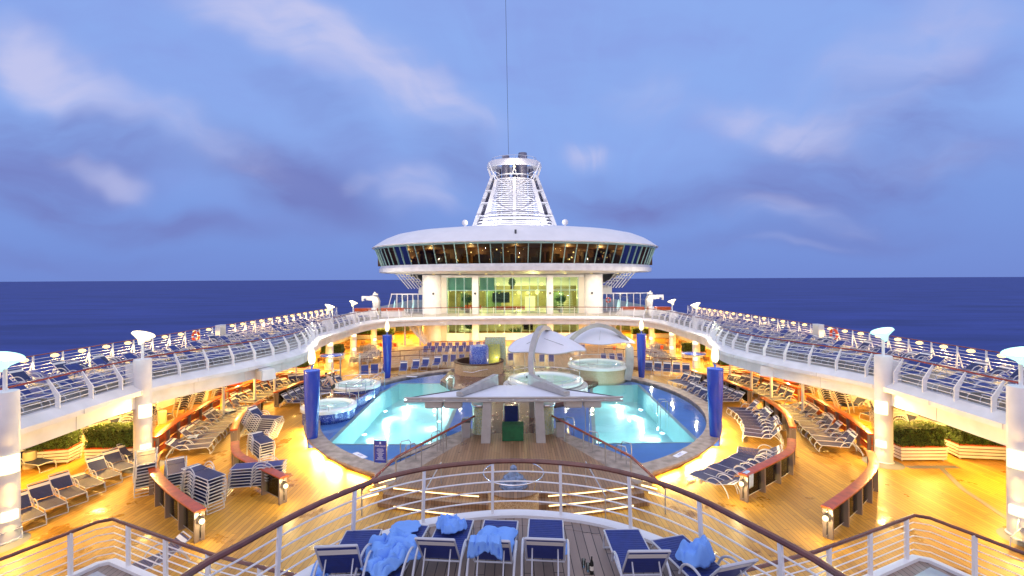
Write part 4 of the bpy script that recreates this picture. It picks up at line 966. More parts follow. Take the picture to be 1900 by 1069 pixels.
# ================================================================ LOUNGE CHAIRS
def lounger_parts(t,ang,navy='navy',fine=True,white=True,joined=False):
    "foot at -y, head at +y; seat height .36"
    hy,hz=.28,.36; a=R(ang); ca_,sa_=math.cos(a),math.sin(a); BL=.74
    fr=MB()
    for s in (-1,1):
        fr.tube([(s*.31,-.95,hz),(s*.31,hy,hz)],.018,6)
        fr.tube([(s*.30,hy,hz),(s*.30,hy+BL*ca_,hz+BL*sa_),],.017,6)
        fr.tube([(s*.31,-.86,hz),(s*.31,-1.0,.18),(s*.31,-1.0,.02)],.016,6)
    fr.tube([(-.31,-.95,hz),(.31,-.95,hz)],.018,6); fr.tube([(-.31,-1.0,.02),(.31,-1.0,.02)],.016,6)
    fr.tube([(-.30,hy+BL*ca_,hz+BL*sa_),(.30,hy+BL*ca_,hz+BL*sa_)],.02,6)
    fr.tube([(-.31,hy,hz-.02),(.31,hy,hz-.02)],.014,6)
    if ang>25:
        for s in (-1,1): fr.tube([(s*.2,hy+BL*.55*ca_,hz+BL*.55*sa_),(s*.2,hy+.62,.06)],.012,5)
        fr.tube([(-.31,hy+.62,.06),(.31,hy+.62,.06)],.013,5)
    arms=[]
    for s in (-1,1):
        q=[(s*.35,-.12,hz-.04),(s*.36,-.02,.50),(s*.365,.14,.60),(s*.365,.34,.60),(s*.36,.58,.47),(s*.355,.76,.24),(s*.35,.84,.01)]
        arms.append(MB().tube(cat3(q,3),.02,6))
    st=MB(); n=20
    for i in range(n):
        y=-.93+i*(1.19/n)+.028; st.box((0,y,hz+.012-.012*math.sin(i*.5)*0),(.60,.05,.012))
    bk=MB(); wh=MB(); nb=12
    for i in range(nb):
        d=.05+i*(BL-.08)/nb; y=hy+d*ca_; z=hz+d*sa_+.012
        (wh if white and i in (9,10) else bk).box((0,y,z),(.61,.060 if i in (9,10) else .05,.02 if i in (9,10) else .012),rx=a)
    if joined: return fr,arms,st,bk,wh
    fr.build('frame','frameup',t,True); 
    for q in arms: q.build('armrest','frameup',t,True)
    st.build('seat',navy,t); b_=bk.build('backrest',navy,t)
    if white and wh.v: wh.build('white_band','strap',b_)
def mk(ang,navy='navy',white=True,name='sun_lounger'):
    t=thing(name,'','sun lounger'); lounger_parts(t,ang,navy,white=white); return Proto(t)
PU=mk(48); PM=mk(32); PF=mk(3); PB=mk(52,'blue',True); PBU=mk(42,'blue',False); PBF=mk(2,'blue',False)
PL=mk(20); PH=mk(62); PBL=mk(22,'blue',False)
GM='sun loungers on the pool deck'
# --- wooden rail arcs with glass panels
def ledge(path,label,lamp_end=None,glassp=True):
    p=smooth_path(path,.35); t=thing('curved_ledge',label,'rail')
    MB().sweep(p,[(-.16,1.0),(.16,1.0),(.17,1.06),(.0,1.075),(-.17,1.06)]).build('wooden_top','ledge_red',t,True)
    pl=along(p,1.35,.12)
    for q,d in pl:
        MB().box((q.x,q.y,.5),(.10,.30,1.0),rz=math.atan2(d.y,d.x)).build('post','post',t)
    if glassp: MB().sweep(p,[(-.008,.14),(.008,.14),(.008,.90),(-.008,.90)]).build('glass_panel','gclear',t); MB().tube([(q.x,q.y,.92) for q in p],.016,5).tube([(q.x,q.y,.12) for q in p],.016,5).build('panel_rails','alu',t)
    else: MB().sweep(p,[(-.02,.12),(.02,.12),(.02,.42),(-.02,.42)]).sweep(p,[(-.02,.5),(.02,.5),(.02,.86),(-.02,.86)]).build('mahogany_panel','ledge_red',t)
    if lamp_end is not None:
        q=p[lamp_end]; d=(p[0]-p[1] if lamp_end==0 else p[-1]-p[-2]).normalized()
        MB().sph((q.x+d.x*.1,q.y+d.y*.1,.72),.09,12).build('end_lamp','eflame',t); light(t,(q.x+d.x*.35,q.y+d.y*.35,.72),55,(1,.75,.35),.08)
    return p
A1=[(10.4,15.4),(12.7,17.1),(14.6,18.8),(15.7,20.4)]
A2=[(17.5,22.6),(18.5,25.8),(19.1,29),(19.3,30.5)]
A3=[(19.9,32),(19.6,35),(19,37.8),(18.1,38.9)]
B1=[(8.9,18),(11.1,19.6),(12.3,20.6),(13.2,22.0)]
B2=[(14.3,23.7),(15.3,25.9),(15.75,27.7),(16.0,29.7)]
B3=[(16.2,31.6),(16,34),(15.4,36.6),(14.8,38.5)]
for s in (-1,1):
    f=(lambda a:[Vector(p) for p in a]) if s>0 else mirror
    S=SIDE[s]
    ledge(f(A1),'outer curved mahogany ledge on brown posts, near piece on the %s'%S,0)
    ledge(f(A2),'outer curved mahogany ledge behind a row of loungers, middle piece on the %s'%S,None,False)
    ledge(f(A3),'outer curved mahogany ledge, far piece on the %s'%S,None,False)
    ledge(f(B1),'inner curved mahogany ledge on brown posts, near piece on the %s'%S,0)
    ledge(f(B2),'inner curved mahogany ledge, middle piece on the %s'%S)
    ledge(f(B3),'inner curved mahogany ledge, far piece on the %s'%S)
    # grey base track on the floor
rnd=random.Random(5)
def arcrow(path,s,side,sp,protos,desc,start=.3,inset=1.25,group=GM,cnt=99,tw=0):
    p=smooth_path([Vector(q) for q in path] if s>0 else mirror(path),.35)
    n=0
    for q,d in along(p,sp,start):
        if n>=cnt: break
        nrm=Vector((-d.y,d.x))*(1 if s>0 else -1)   # towards the pool for the right side
        if nrm.x*s>0: nrm=-nrm
        c=q+nrm*inset; head=-nrm
        rz=math.atan2(head.y,head.x)-PI/2+rnd.uniform(-.05,.05)+tw
        rnd.choice(protos).put((c.x+rnd.uniform(-.06,.06),c.y+rnd.uniform(-.06,.06),.004),rz,'navy lounger %s, %s from near end'%(desc,nth(n)),group)
        n+=1
arcrow(B1,1,0,.66,[PM,PF,PL],'against the inner near ledge on the right',.1)
arcrow(B2,1,0,.72,[PU,PU,PM,PH,PL],'against the inner middle ledge on the right',.1)
arcrow(B3,1,0,.75,[PU,PM,PH],'against the inner far ledge on the right',.1)
arcrow(A2,1,0,.74,[PU,PU,PM,PH,PL],'against the outer middle ledge on the right',.1,1.35)
arcrow(A3,1,0,.76,[PU,PM,PH],'against the outer far ledge on the right',.1,1.3)
arcrow(B3,-1,0,.8,[PU],'against the inner far ledge on the left',.2)
arcrow(A2,-1,0,.8,[PU,PU,PM,PH,PL],'against the outer middle ledge on the left',.1,1.35)
arcrow(A3,-1,0,.8,[PU,PM,PH],'against the outer far ledge on the left',.1,1.3)
# near left outer row
for i in range(8):
    y=21.9-.86*i; x=-18.0+.05*i
    (PF if i==3 else PU).put((x,y,.004),R(62),'navy lounger in the row by the left hedge boxes, %s from hedge'%nth(i),GM)
# right behind rail far (centre, four)
for i in range(5):
    PU.put((12.1+.72*i,41.4-.32*i,.304),R(-20),'navy lounger in the row behind the far right blue column, %s from column'%nth(i),GM)
for i in range(4):
    PU.put((12.8+.1*i,34.5-1.0*i,.004),R(-75+6*i),'navy lounger by right pool edge behind the near blue column, %s from far end'%nth(i),GM)
# blue loungers at far left pool corner
for i,(px,py) in enumerate(((672,702),(690,700),(712,699),(745,695),(768,691),(786,687),(808,684))):
    q=P(px,py,.3); (PBU if i<3 else PB).put((q.x,q.y+.7,.304),R(18-3*i),'blue raised lounger behind the far left pool corner, %s from left'%nth(i),'blue loungers behind the left pool')
# stacks of loungers
def stack(px,py,n,rz,desc,proto=None,dz=.13,tilt=0):
    q=P(px,py,0)
    for k in range(n): (proto or PF).put((q.x+.012*k,q.y,.004+dz*k),rz+rnd.uniform(-.03,.03),'flat lounger, stack %s, %s from bottom'%(desc,nth(k)),'stacked loungers')
stack(268,905,8,R(38),'left of the outer near ledge'); stack(325,902,5,R(36),'behind the outer near ledge on the left',None,.12); stack(374,938,8,R(60),'in front of the outer near ledge on the left')
stack(476,912,7,R(-80),'ending the inner near ledge on the left',PBF,.12); stack(482,852,6,R(45),'behind the inner near ledge on the left')
stack(828,752,5,R(10),'left of') if False else None
def stacku(px,py,n,rz,desc,dz=.11):
    q=P(px,py,0)
    for k in range(n): PU.put((q.x-.10*k*math.sin(rz)*0+.05*k,q.y,.004+dz*k),rz,'raised navy lounger, stack %s, %s from bottom'%(desc,nth(k)),'stacked loungers')
stacku(478,812,8,R(80),'by the inner ledge on the left'); 
for s in (-1,1):
    for i,y in enumerate((47.2,48.6,50,51.4,54,55.3)):
        n=4
        for k in range(n): PF.put((s*(15.6 if i<4 else 17.3),y,.004+.14*k),R(80*s),'flat lounger in the %s far stack under the %s deck, %s from bottom'%(nth(i),SIDE[s],nth(k)),'stacked loungers')
# lounger on deck below the landing
q=P(282,1052,.2); PM.put((q.x,q.y,.004),R(-35),'single striped lounger seen through the left landing railing',GM)
q=P(1890,1000,.2); PU.put((q.x+.5,q.y,.004),R(-60),'single lounger at the far right edge beside the near pillar',GM); q=P(15,985,.2); PM.put((q.x-.4,q.y-1,.004),R(60),'single lounger at the far left edge beside the near pillar',GM)
# footstool
t=thing('foot_stool','low blue strapped foot stool beside the right pool edge','stool',(*P(1302,892,0),.004),R(20))
m=MB()
for i in range(7): m.box((0,-.22+.073*i,.36+.02*math.cos((i-3)*.6)),(.5,.055,.012))
m.build('seat','navy',t); m=MB()
for sx in (-1,1):
    m.tube([(sx*.25,-.25,0),(sx*.25,-.23,.34),(sx*.25,.23,.34),(sx*.25,.25,0)],.016,6)
m.build('frame','frameup',t)
# ---- upper deck loungers
FARW=MB(); FARB=MB()
def far_put(ang,loc,rz):
    fr,arms,st,bk,wh=lounger_parts(None,ang,'blue',joined=True,white=False); M4=Matrix.Translation(loc)@Matrix.Rotation(rz,4,'Z')
    for src,dst in [(fr,FARW)]+[(a,FARW) for a in arms]+[(st,FARB),(bk,FARB)]: dst.add([M4@Vector(v) for v in src.v],src.f)
for s in (-1,1):
    n=0
    rows=[(18.95,17.4,.86,(PBF,PBF,PBU,PBL),(3,3,44),'inner row'),(20.75,19.4,1.55,(PBU,PBF),(44,3),'middle row'),(21.95,18.0,1.0,(PL,PU,PM,PBL),(20,32),'outer row')]
    for x0,y0,sp,near,far,nm in rows:
        i=0;y=y0 if s<0 else y0-.6;n=0
        while y<58 and n<50:
            bulge=max(0,1-abs(y-31.5)/7)*(-1.6 if nm=='inner row' else -.5)
            xx=s*(x0+bulge); rz=R(-90*s) if nm!='middle row' else R(-90*s)
            pr=rnd.choice(near if y<38 else far)
            if nm=='outer row' : rz=R(-90*s)+rnd.uniform(-.15,.15)
            else: rz=R(-90*s)+rnd.uniform(-.12,.12)
            if y<16.9+0 and False: pass
            if rnd.random()>.06: 
                if y>=38: far_put(pr,(xx,y,3.804),rz); y+=sp; continue
                pr.put((xx+rnd.uniform(-.12,.12),y,3.804),rz,'lounger on the %s upper deck, %s, %s from the near end'%(SIDE[s],nm,nth(n)),'loungers on the upper deck'); n+=1
            y+=sp*rnd.uniform(.93,1.1)
fo=FARW.build('distant_loungers','frameup'); k0=len(fo.data.polygons); 
FARW.add(FARB.v,FARB.f); bpy.data.objects.remove(fo); nW=len(FARW.f)-len(FARB.f)
fo=FARW.build('distant_loungers','frameup'); fo.data.materials.append(M_['blue'])
bl=len(FARB.v); tot=len(FARW.v)
for p_ in fo.data.polygons:
    if min(p_.vertices)>=tot-bl: p_.material_index=1
tag(fo,'far rows of blue loungers on both upper decks near the building','sun loungers',kind='stuff')
# ---- upright deck chairs at the back
def chair(navy):
    t=thing('deck_chair','','chair'); f=MB()
    for s in (-1,1):
        f.tube([(s*.28,-.30,0),(s*.28,-.30,.40),(s*.29,-.22,.62),(s*.29,.1,.64),(s*.28,.28,.60)],.017,6); f.tube([(s*.26,-.28,.42),(s*.26,.2,.38),(s*.26,.48,1.0)],.017,6); f.tube([(s*.28,.30,0),(s*.26,.22,.40)],.017,6)
    f.tube([(-.26,.48,1.0),(.26,.48,1.0)],.017,6); f.build('frame','frameup',t,True)
    m=MB()
    for i in range(8): m.box((0,-.25+.06*i,.43-.005*i),(.50,.05,.012))
    m.build('seat',navy,t); m=MB()
    for i in range(10): m.box((0,.22+.26*(i+.5)/10,.41+.58*(i+.5)/10),(.50,.012,.05),rx=-.4)
    m.build('backrest',navy,t); return Proto(t)
DCb=chair('blue')
for r_,(y,n,x0,sp,nm) in enumerate(((50.8,9,-9.6,.77,'front row left of centre'),(53.6,9,-9.7,.8,'second row left of centre'),(51.5,4,5.4,.8,'row behind the far sail'),(44.9,3,-6.6,.8,'short row behind the tan drum'),(45.5,2,-1.0,.8,'pair right of the mosaic slab'),(44.8,3,1.9,.9,'row behind the white hot tub'),(45.2,3,8.9,.8,'row behind the raised hot tub'))):
    for i in range(n): DCb.put((x0+sp*i,y+.06*i*(1 if x0<0 else 0),.304),rnd.uniform(-.1,.1),'blue upright deck chair, %s, %s from left'%(nm,nth(i)),'blue upright deck chairs')
# ---- stacking chairs under the ring
def schair():
    t=thing('stacking_chair','','chair'); f=MB()
    for s in (-1,1):
        f.tube(cat3([(s*.27,-.38,0),(s*.28,-.34,.42),(s*.28,-.12,.66),(s*.28,.2,.60),(s*.27,.38,.25),(s*.27,.42,0)],3),.019,6)
    f.tube([(-.25,.46,.95),(.25,.46,.95)],.018,6); f.build('frame','frameup',t,True)
    m=MB()
    for i in range(7): m.box((0,-.25+.07*i,.40-.006*i),(.48,.055,.012))
    for i in range(9): m.box((0,.22+.25*(i+.5)/9,.41+.55*(i+.5)/9),(.48,.012,.045),rx=-.4)
    m.build('seat','navy',t); return Proto(t)
SCH=schair()
for s in (-1,1):
    for j,(x,y,n,rz) in enumerate(((20.7,24.6,7,.9),(20.9,26.2,6,1.1),(21.5,30.0,7,.5),(21.4,31.3,7,.6),(19.9,23.2,4,1.0),(21.4,33.6,5,.8))):
        for k in range(n): SCH.put((s*x-.04*k*s,y,.004+.15*k),s*rz+PI*(s<0)*0,'curved-arm chair in the %s stack under the %s deck, %s from bottom'%(nth(j),SIDE[s],nth(k)),'stacks of curved-arm chairs')
    for i in range(7 if s<0 else 4):
        y=21.5+1.25*i if s<0 else 24.6+1.9*i
        if s>0 and 24<y<0: continue
        PU.put((s*22.3,y,.004),R(-75*s),'dark lounger along the windows under the %s deck, %s from near end'%(SIDE[s],nth(i)),'loungers along the hull windows')
# bistro chairs far (wicker)
def wick():
    t=thing('wicker_chair','','chair'); MB().lathe([(.30,.42),(.33,.6),(.34,.82),(.30,.82),(.27,.46),(.0001,.44)],14,a0=R(-20),a1=R(200)).build('backrest','wicker',t,True)
    MB().lathe([(.0001,.40),(.30,.40),(.30,.46),(.0001,.47)],14).build('seat','wicker',t,True); m=MB()
    for a in (45,135,225,315): m.tube([(.2*math.cos(R(a)),.2*math.sin(R(a)),.4),(.26*math.cos(R(a)),.26*math.sin(R(a)),0)],.022,6)
    m.build('legs','wicker',t); return Proto(t)
WC=wick()
for s in (-1,1):
    n=0
    for i in range(7):
        for j in range(2):
            WC.put((s*(19.6+1.6*j+rnd.uniform(-.3,.3)),47+2.1*i+rnd.uniform(-.4,.4),.004),rnd.uniform(0,6),'wicker armchair under the far %s deck, %s from the near end'%(SIDE[s],nth(n)),'wicker armchairs'); n+=1
tb=thing('side_table','','table'); MB().lathe([(.0001,.50),(.36,.50),(.37,.525),(.0001,.53)],20).build('top','table',tb,True); MB().tube([(0,0,0),(0,0,.5)],.03,8).lathe([(.0001,0),(.22,0),(.2,.03),(.0001,.035)],14).build('stand','alu',tb); TB=Proto(tb)
for i,(x,y,z) in enumerate(((-15.9,41.8,0),(15.7,40.6,0),(-19.6,44.5,0),(16.6,57.5,0),(-15.9,58.5,0),(-19.9,30.4,0),(20.6,23.4,0))): TB.put((x,y,z+.004),0,'small round blue table under the deck edge, %s'%nth(i)+' one','small round tables')
for s in (-1,1):
    t=thing('disc_parasol','flat blue disc shade on a pole by the %s deck bulge'%SIDE[s],'sunshade',(s*14.7,37.6,0)); MB().tube([(0,0,0),(0,0,2.6)],.04,8).build('pole','white',t); MB().lathe([(.0001,2.62),(.9,2.55),(.92,2.58),(.0001,2.68)],28).build('disc','colblue',t,True)
# ---- planters
def hedge(x,y,wd,dp,rz,desc,seed):
    t=thing('hedge_planter','clipped hedge in a white slatted box, '+desc,'planter',(x,y,0),rz,'hedge boxes')
    m=MB()
    for k in range(4): m.box((0,0,.14+.155*k),(wd+.02*k,dp+.02*k,.105))
    m.build('slatted_box','white',t); MB().box((0,0,.37),(wd-.06,dp-.06,.55)).build('inner_box','brown',t); MB().box((0,0,.70),(wd+.04,dp+.04,.04)).build('rim','ledge_red',t)
    m=MB()
    for sx in (-1,1):
        for sy in (-1,1): m.cyl((sx*(wd/2-.1),sy*(dp/2-.1),0),.04,.09,8)
    m.build('feet','alu',t)
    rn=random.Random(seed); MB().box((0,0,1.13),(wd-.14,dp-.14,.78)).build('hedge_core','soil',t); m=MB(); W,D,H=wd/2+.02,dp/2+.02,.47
    for i in range(5200):
        f=rn.random(); 
        if f<.34: p=Vector((rn.uniform(-W,W),rn.uniform(-D,D),H))
        elif f<.70: p=Vector((rn.uniform(-W,W),-D,rn.uniform(-H,H)))
        else: p=Vector((rn.choice((-W,W)),rn.uniform(-D,D),rn.uniform(-H,H)))
        bump=.05*math.sin(p.x*5+seed)*math.cos(p.y*4)+.04*math.sin(p.z*9+p.x*7)
        p=p*(1-rn.random()*.10)+p.normalized()*bump; p.z+=1.18
        u=Vector((rn.gauss(0,1),rn.gauss(0,1),rn.gauss(0,1))).normalized(); v=u.orthogonal().normalized(); k=rn.uniform(.022,.05)
        m.add([p-u*k,p+v*k*.55,p+u*k,p-v*k*.55],[(0,1,2,3)])
    m.build('foliage','leaf',t)
hedge(19.35,22.3,2.15,.95,R(0),'beside the second right pillar',1); hedge(22.35,22.4,2.1,.95,R(-8),'at the right edge of the picture',2)
hedge(-19.35,22.6,2.15,.95,R(3),'beside the second left pillar',3); hedge(-22.3,22.3,2.1,.95,R(12),'at the left edge of the picture',4)
for s in (-1,1):
    hedge(s*20.2,42.6,2.6,.95,R(0),'third from the front on the %s'%SIDE[s],5); hedge(s*19.6,50.4,2.3,.9,0,'fourth from the front on the %s'%SIDE[s],6)
    hedge(s*18.3,66.5,2.4,.9,0,'at the far end on the %s, inner one'%SIDE[s],7); hedge(s*21.8,67.5,2.4,.9,0,'at the far end on the %s, outer one'%SIDE[s],8)
bn=thing('litter_bin','','bin'); MB().lathe([(.0001,0),(.235,0),(.235,.72),(.20,.76),(.0001,.76)],22).build('body','bin',bn,True); MB().lathe([(.12,.762),(.2,.762),(.2,.78),(.12,.78)],18).build('rim','alu',bn); BN=Proto(bn)
for i,(px,py,ds) in enumerate(((55,868,'beside the left hedge box'),(155,837,'between the two left hedge boxes'),(176,812,'behind the left hedge boxes'),(378,742,'under the left deck near the stacked chairs'),(301,785,'behind the second left pillar'))):
    q=P(px,py,0); BN.put((q.x,q.y,.004),0,'beige round litter bin '+ds,'beige litter bins')
for s in (-1,1):
    t=thing('wood_locker','red brown wooden locker with a lamp under the %s deck'%SIDE[s],'cabinet',(s*21.7,35.6,0)); MB().box((0,0,.6),(1.5,.6,1.2)).build('body','ledge_red',t); MB().box((0,-.32,.6),(1.3,.03,.12)).build('panel','brown',t); MB().sph((-s*.9,-.3,1.35),.12,10).build('lamp','eflame',t); light(t,(-s*.9,-.6,1.4),50,(1,.75,.35),.1)
    # grey plate and drain strip on the deck
    o=MB().lathe([(.0001,.0),(.8,.0)],28).build('floor_plate','tgrey',None,False,(s*17.3,21.7,.006)); tag(o,kind='structure')
    o=MB().lathe([(.0001,.0),(.75,.0)],28).build('floor_plate','tgrey',None,False,(s*17.0,15.3,.006)); tag(o,kind='structure')
o=MB().bar((18.0,21.2,.004),(20.3,21.2,.004),.3,.008).build('floor_strip','tgrey'); tag(o,kind='structure')
o=MB().sweep([Vector((19.6,21.35)),Vector((18.4,19.0)),Vector((17.6,16.2)),Vector((17.5,13.0))],[(-.1,.002),(.1,.002),(.1,.009),(-.1,.009)]).build('floor_strip','tgrey'); tag(o,kind='structure')
# terrace rails at the back
for i,(pts,ds) in enumerate((([(-14.2,43.4),(-10,45.4),(-6.6,45.6)],'behind the blue loungers on the left'),([(-13.6,47.5),(-10,49.0),(-8.6,49.3)],'on the left of the far terrace'),([(9.7,49.3),(11.5,48.8),(14.4,46.4)],'on the right of the far terrace'),([(10.9,44.2),(13.0,43.6),(15.4,42.2)],'behind the right navy loungers'),([(-9.8,55.2),(0,56),(9.8,55.2)],'in front of the glass building'))):
    t=thing('terrace_rail','low brown rail with thin bars '+ds,'rail'); p=smooth_path(pts,.6)
    MB().sweep(p,[(-.05,1.22),(.05,1.22),(.05,1.28),(-.05,1.28)]).build('top_rail','raild',t); m=MB()
    for z in (.55,.75,.95,1.1): m.tube([(q.x,q.y,z) for q in p],.01,4)
    m.build('bars','alu',t)
    for q,d in along(p,2.0,.02): MB().box((q.x,q.y,.76),(.07,.07,1.0)).build('post','post',t)
for i,(px,py) in enumerate(((707,655),(733,655),(804,662),(1140,662),(1193,655),(1228,660))):
    q=P(px,py,.0); t=thing('lantern_stand','small red lantern on a thin stand on the far terrace, %s from left'%nth(i),'lantern',(q.x,q.y,0),group='lantern stands on the far terrace')
    MB().tube([(-.25,0,0),(-.25,0,1.25),(.25,0,1.25),(.25,0,0)],.02,5).build('stand','dgrey',t); MB().box((0,0,.95),(.3,.12,.4)).build('lantern','orange',t)
# ================================================================ NEAR PLATFORM
pf=smooth_path([(-4.45,2.5),(-4.40,4.5),(-4.25,5.9),(-3.95,6.6),(-3.6,7.35),(-3.17,8.05),(-2.5,8.8),(-1.5,9.35),(0,9.62),(1.5,9.35),(2.5,8.75),(3.17,8.0),(3.6,7.2),(3.95,6.5),(4.2,5.8),(4.35,4.5),(4.4,2.5)],.25)
struct('near_platform',MB().prism([(p.x,p.y) for p in off(pf,-.12)],3.62,3.802),'plat')
struct('platform_border',MB().sweep(pf,[(-.42,3.806),(-.42,3.79),(-.14,3.79),(-.14,3.806)]),'plat')
struct('platform_edge',MB().sweep(pf,[(.12,3.80),(.12,3.86),(-.13,3.86),(-.13,3.40),(.12,3.40)]),'roofw')
railing('platform_railing','white railing with dark red handrail curving round the near platform',pf,3.86,1.42,1.10,4,'straight','raild',-.10,.05,post_mat='whitem',br=.016,start=.55,pw=.055)
for s in (-1,1):
    f=(lambda a:[Vector(p) for p in a]) if s<0 else (lambda a: mirror(a))
    lp=f([(-12.0,8.2),(-11.1,10.0),(-10.38,11.55),(-10.1,11.68),(-8.0,10.75),(-6.6,10.15),(-5.0,9.6),(-4.0,9.3)])
    fl_=[(p.x,p.y) for p in lp]+[(-s*-3.0,8.9),(s*3.0,2),(s*12,2)]
    struct('landing',MB().prism([(p.x,p.y) for p in lp]+[(s*3.0,8.8),(s*3.0,2),(s*12.0,2)],1.42,1.60),'plat')
    path=lp if s<0 else lp[::-1]
    struct('landing_edge',MB().sweep(path,[(-.10,1.3),(.06,1.3),(.06,1.68),(-.10,1.68)]),'roofw')
    railing('landing_railing','white five bar railing with wooden handrail round the lower landing on the %s'%SIDE[s],path,1.64,1.5,1.05,5,'straight','raild',0,.042,br=.015,start=.2,pw=.075)
    t=thing('step_plate','pale metal plate on the corner of the %s landing'%SIDE[s],'plate',(s*9.9,10.9,1.606),s*.45); MB().box((0,0,.01),(.8,.5,.02)).build('plate','alu',t)
# foreground loungers
def place_fg(fpx,bpx,protoang,label,towel=None):
    pass
def fgl(F,Bk,ang,label,navy='blue'):
    f=P(F[0],F[1],4.16); b_=P(Bk[0],Bk[1],3.8+.36+.74*math.sin(R(ang)))
    d=(b_-f).normalized(); rz=math.atan2(d.y,d.x)-PI/2
    t=thing('sun_lounger',label,'sun lounger',(f.x+d.x*.95,f.y+d.y*.95,3.812),rz,'sun loungers on the near platform'); lounger_parts(t,ang,navy); return t,f,d
FG=[((676,986),(630,1003),60,'blue sun lounger at the left end of the near platform with a towel beside it'),
    ((765,976),(728,1030),4,'blue sun lounger heaped with light blue towels on the near platform'),
    ((848,966),(806,1003),52,'blue sun lounger with one crumpled towel on its seat, near platform'),
    ((930,968),(908,1005),52,'blue sun lounger with a towel draped over its seat and back, left of centre'),
    ((1013,966),(1011,1003),52,'blue sun lounger with a towel tucked behind its back, right of centre'),
    ((1153,985),(1196,1007),54,'blue sun lounger without towel, second from the right on the near platform'),
    ((1238,1000),(1335,1017),50,'blue sun lounger turned to the right with a balled towel, near platform')]
fgo=[fgl(*a) for a in FG]
# towels: folded cloth sheets with creases
def towel(c,sx,sy,rz,seed,label,amp=.07,fold=3.6,m='towel',drop=.0,curl=0,group='blue pool towels'):
    rn=random.Random(seed); nx=40; ny=40; vs=[]; ph=[(rn.uniform(0,6.3),rn.uniform(1.5,4)*fold,rn.uniform(0,PI)) for _ in range(8)]
    for j in range(ny+1):
        for i in range(nx+1):
            u=i/nx-.5; v=j/ny-.5; z=0
            wx=u+.16*math.sin(5*v*fold*.6+ph[0][0])+.07*math.sin(11*u+ph[1][0]); wy=v+.16*math.sin(5*u*fold*.6+ph[2][0])+.07*math.sin(12*v+ph[3][0])
            for k,(p,fr_,an) in enumerate(ph[:6]):
                q=wx*math.cos(an)+wy*math.sin(an); z+=(.5+.5*math.sin(q*(5+2.2*k)*fold*.55+p+1.4*math.sin(4*q+p)))**1.3/(1+.55*k)
            z=z*amp*.62; e_=max(abs(u),abs(v))*2
            edge=max(0,e_-.72)/.28
            w_=1+.07*math.sin(4*math.atan2(v,u)+seed)+.04*math.sin(9*math.atan2(v,u)+seed*2)-.16*max(0,math.hypot(u,v)-.5)*4
            zz=z*(1-edge*.8)+.03-drop*max(0,abs(u)*2-.7)*2
            vs.append((u*sx*w_,v*sy*w_+.25*sx*curl*u*u,zz))
    fs=[(j*(nx+1)+i,j*(nx+1)+i+1,(j+1)*(nx+1)+i+1,(j+1)*(nx+1)+i) for j in range(ny) for i in range(nx)]
    o=MB().add(vs,fs).build('towel',m,None,True,(c[0],c[1],c[2])); o.rotation_euler=(0,0,rz)
    so=o.modifiers.new('thickness','SOLIDIFY'); so.thickness=.018; so.offset=1
    return tag(o,label,'towel',group)
def onl(i,along_,side=0,z=.40):
    t,f,d=fgo[i]; n_=Vector((-d.y,d.x)); p=f+d*along_+n_*side; return (p.x,p.y,3.81+z)
towel(onl(1,.22,-.05),.50,.42,.2,1,'light blue towel spread flat on the foot of the heaped lounger',.03,1.5)
towel(onl(1,.95,.02),.86,.80,.4,2,'large heap of crumpled light blue towels on the second lounger',.17,3.2,drop=.12)
towel(onl(1,1.3,.04,.42),.7,.5,1.1,12,'second crumpled blue towel at the head of the heaped lounger',.14,3.2)
towel(onl(2,.38,-.03),.48,.52,.5,3,'small crumpled blue towel on the third lounger seat',.15,2.6)
towel(onl(3,.75,-.02),.66,.78,-.2,4,'wide light blue towel draped across the fourth lounger seat',.07,2.2,drop=.05)
t,f,d=fgo[3]; b4=f+d*1.60
def drape(i,desc,sw=.42,front=.35,back=.30,sh=0,seed=5,ang=52):
    t,f,d=fgo[i]; rn=random.Random(seed); a=R(ang); hx,hz=.28,.36; vs=[]; nx=22; ny=26
    top=(hx+.74*math.cos(a),hz+.74*math.sin(a)+.03)
    for j in range(ny+1):
        q=j/ny*(front+back)-front
        for k in range(nx+1):
            u=k/nx-.5; wob=.022*math.sin(u*22+seed+q*5)+.012*math.sin(u*41+q*11)
            if q<0: y=top[0]+q*math.cos(a)-.02; z=top[1]+q*math.sin(a)+.015+abs(wob)
            else: y=top[0]+.035+abs(wob)*1.5; z=top[1]-q*(1+.25*math.sin(u*7+seed))
            vs.append((u*sw*(1+.15*math.sin(q*9))+sh,y,z))
    fs=[(j*(nx+1)+i_,j*(nx+1)+i_+1,(j+1)*(nx+1)+i_+1,(j+1)*(nx+1)+i_) for j in range(ny) for i_ in range(nx)]
    o=MB().add(vs,fs).build('towel','towel',None,True); o.location=t.location; o.rotation_euler=t.rotation_euler
    so=o.modifiers.new('thickness','SOLIDIFY'); so.thickness=.016; so.offset=0
    return tag(o,desc,'towel','blue pool towels')
drape(3,'light blue towel hanging over the back of the fourth lounger',.46,.5,.22,.06,5)
towel(onl(4,1.05,.12,.40),.5,.42,.1,6,'light blue towel gathered behind the back of the middle lounger',.06,2.)
towel(onl(6,.75,.0),.52,.5,.9,7,'balled light blue towel on the rightmost lounger',.24,2.2)
towel(onl(0,1.15,-.38,.30),.25,.5,.3,8,'narrow blue towel hanging beside the leftmost lounger',.08,3,drop=.05)
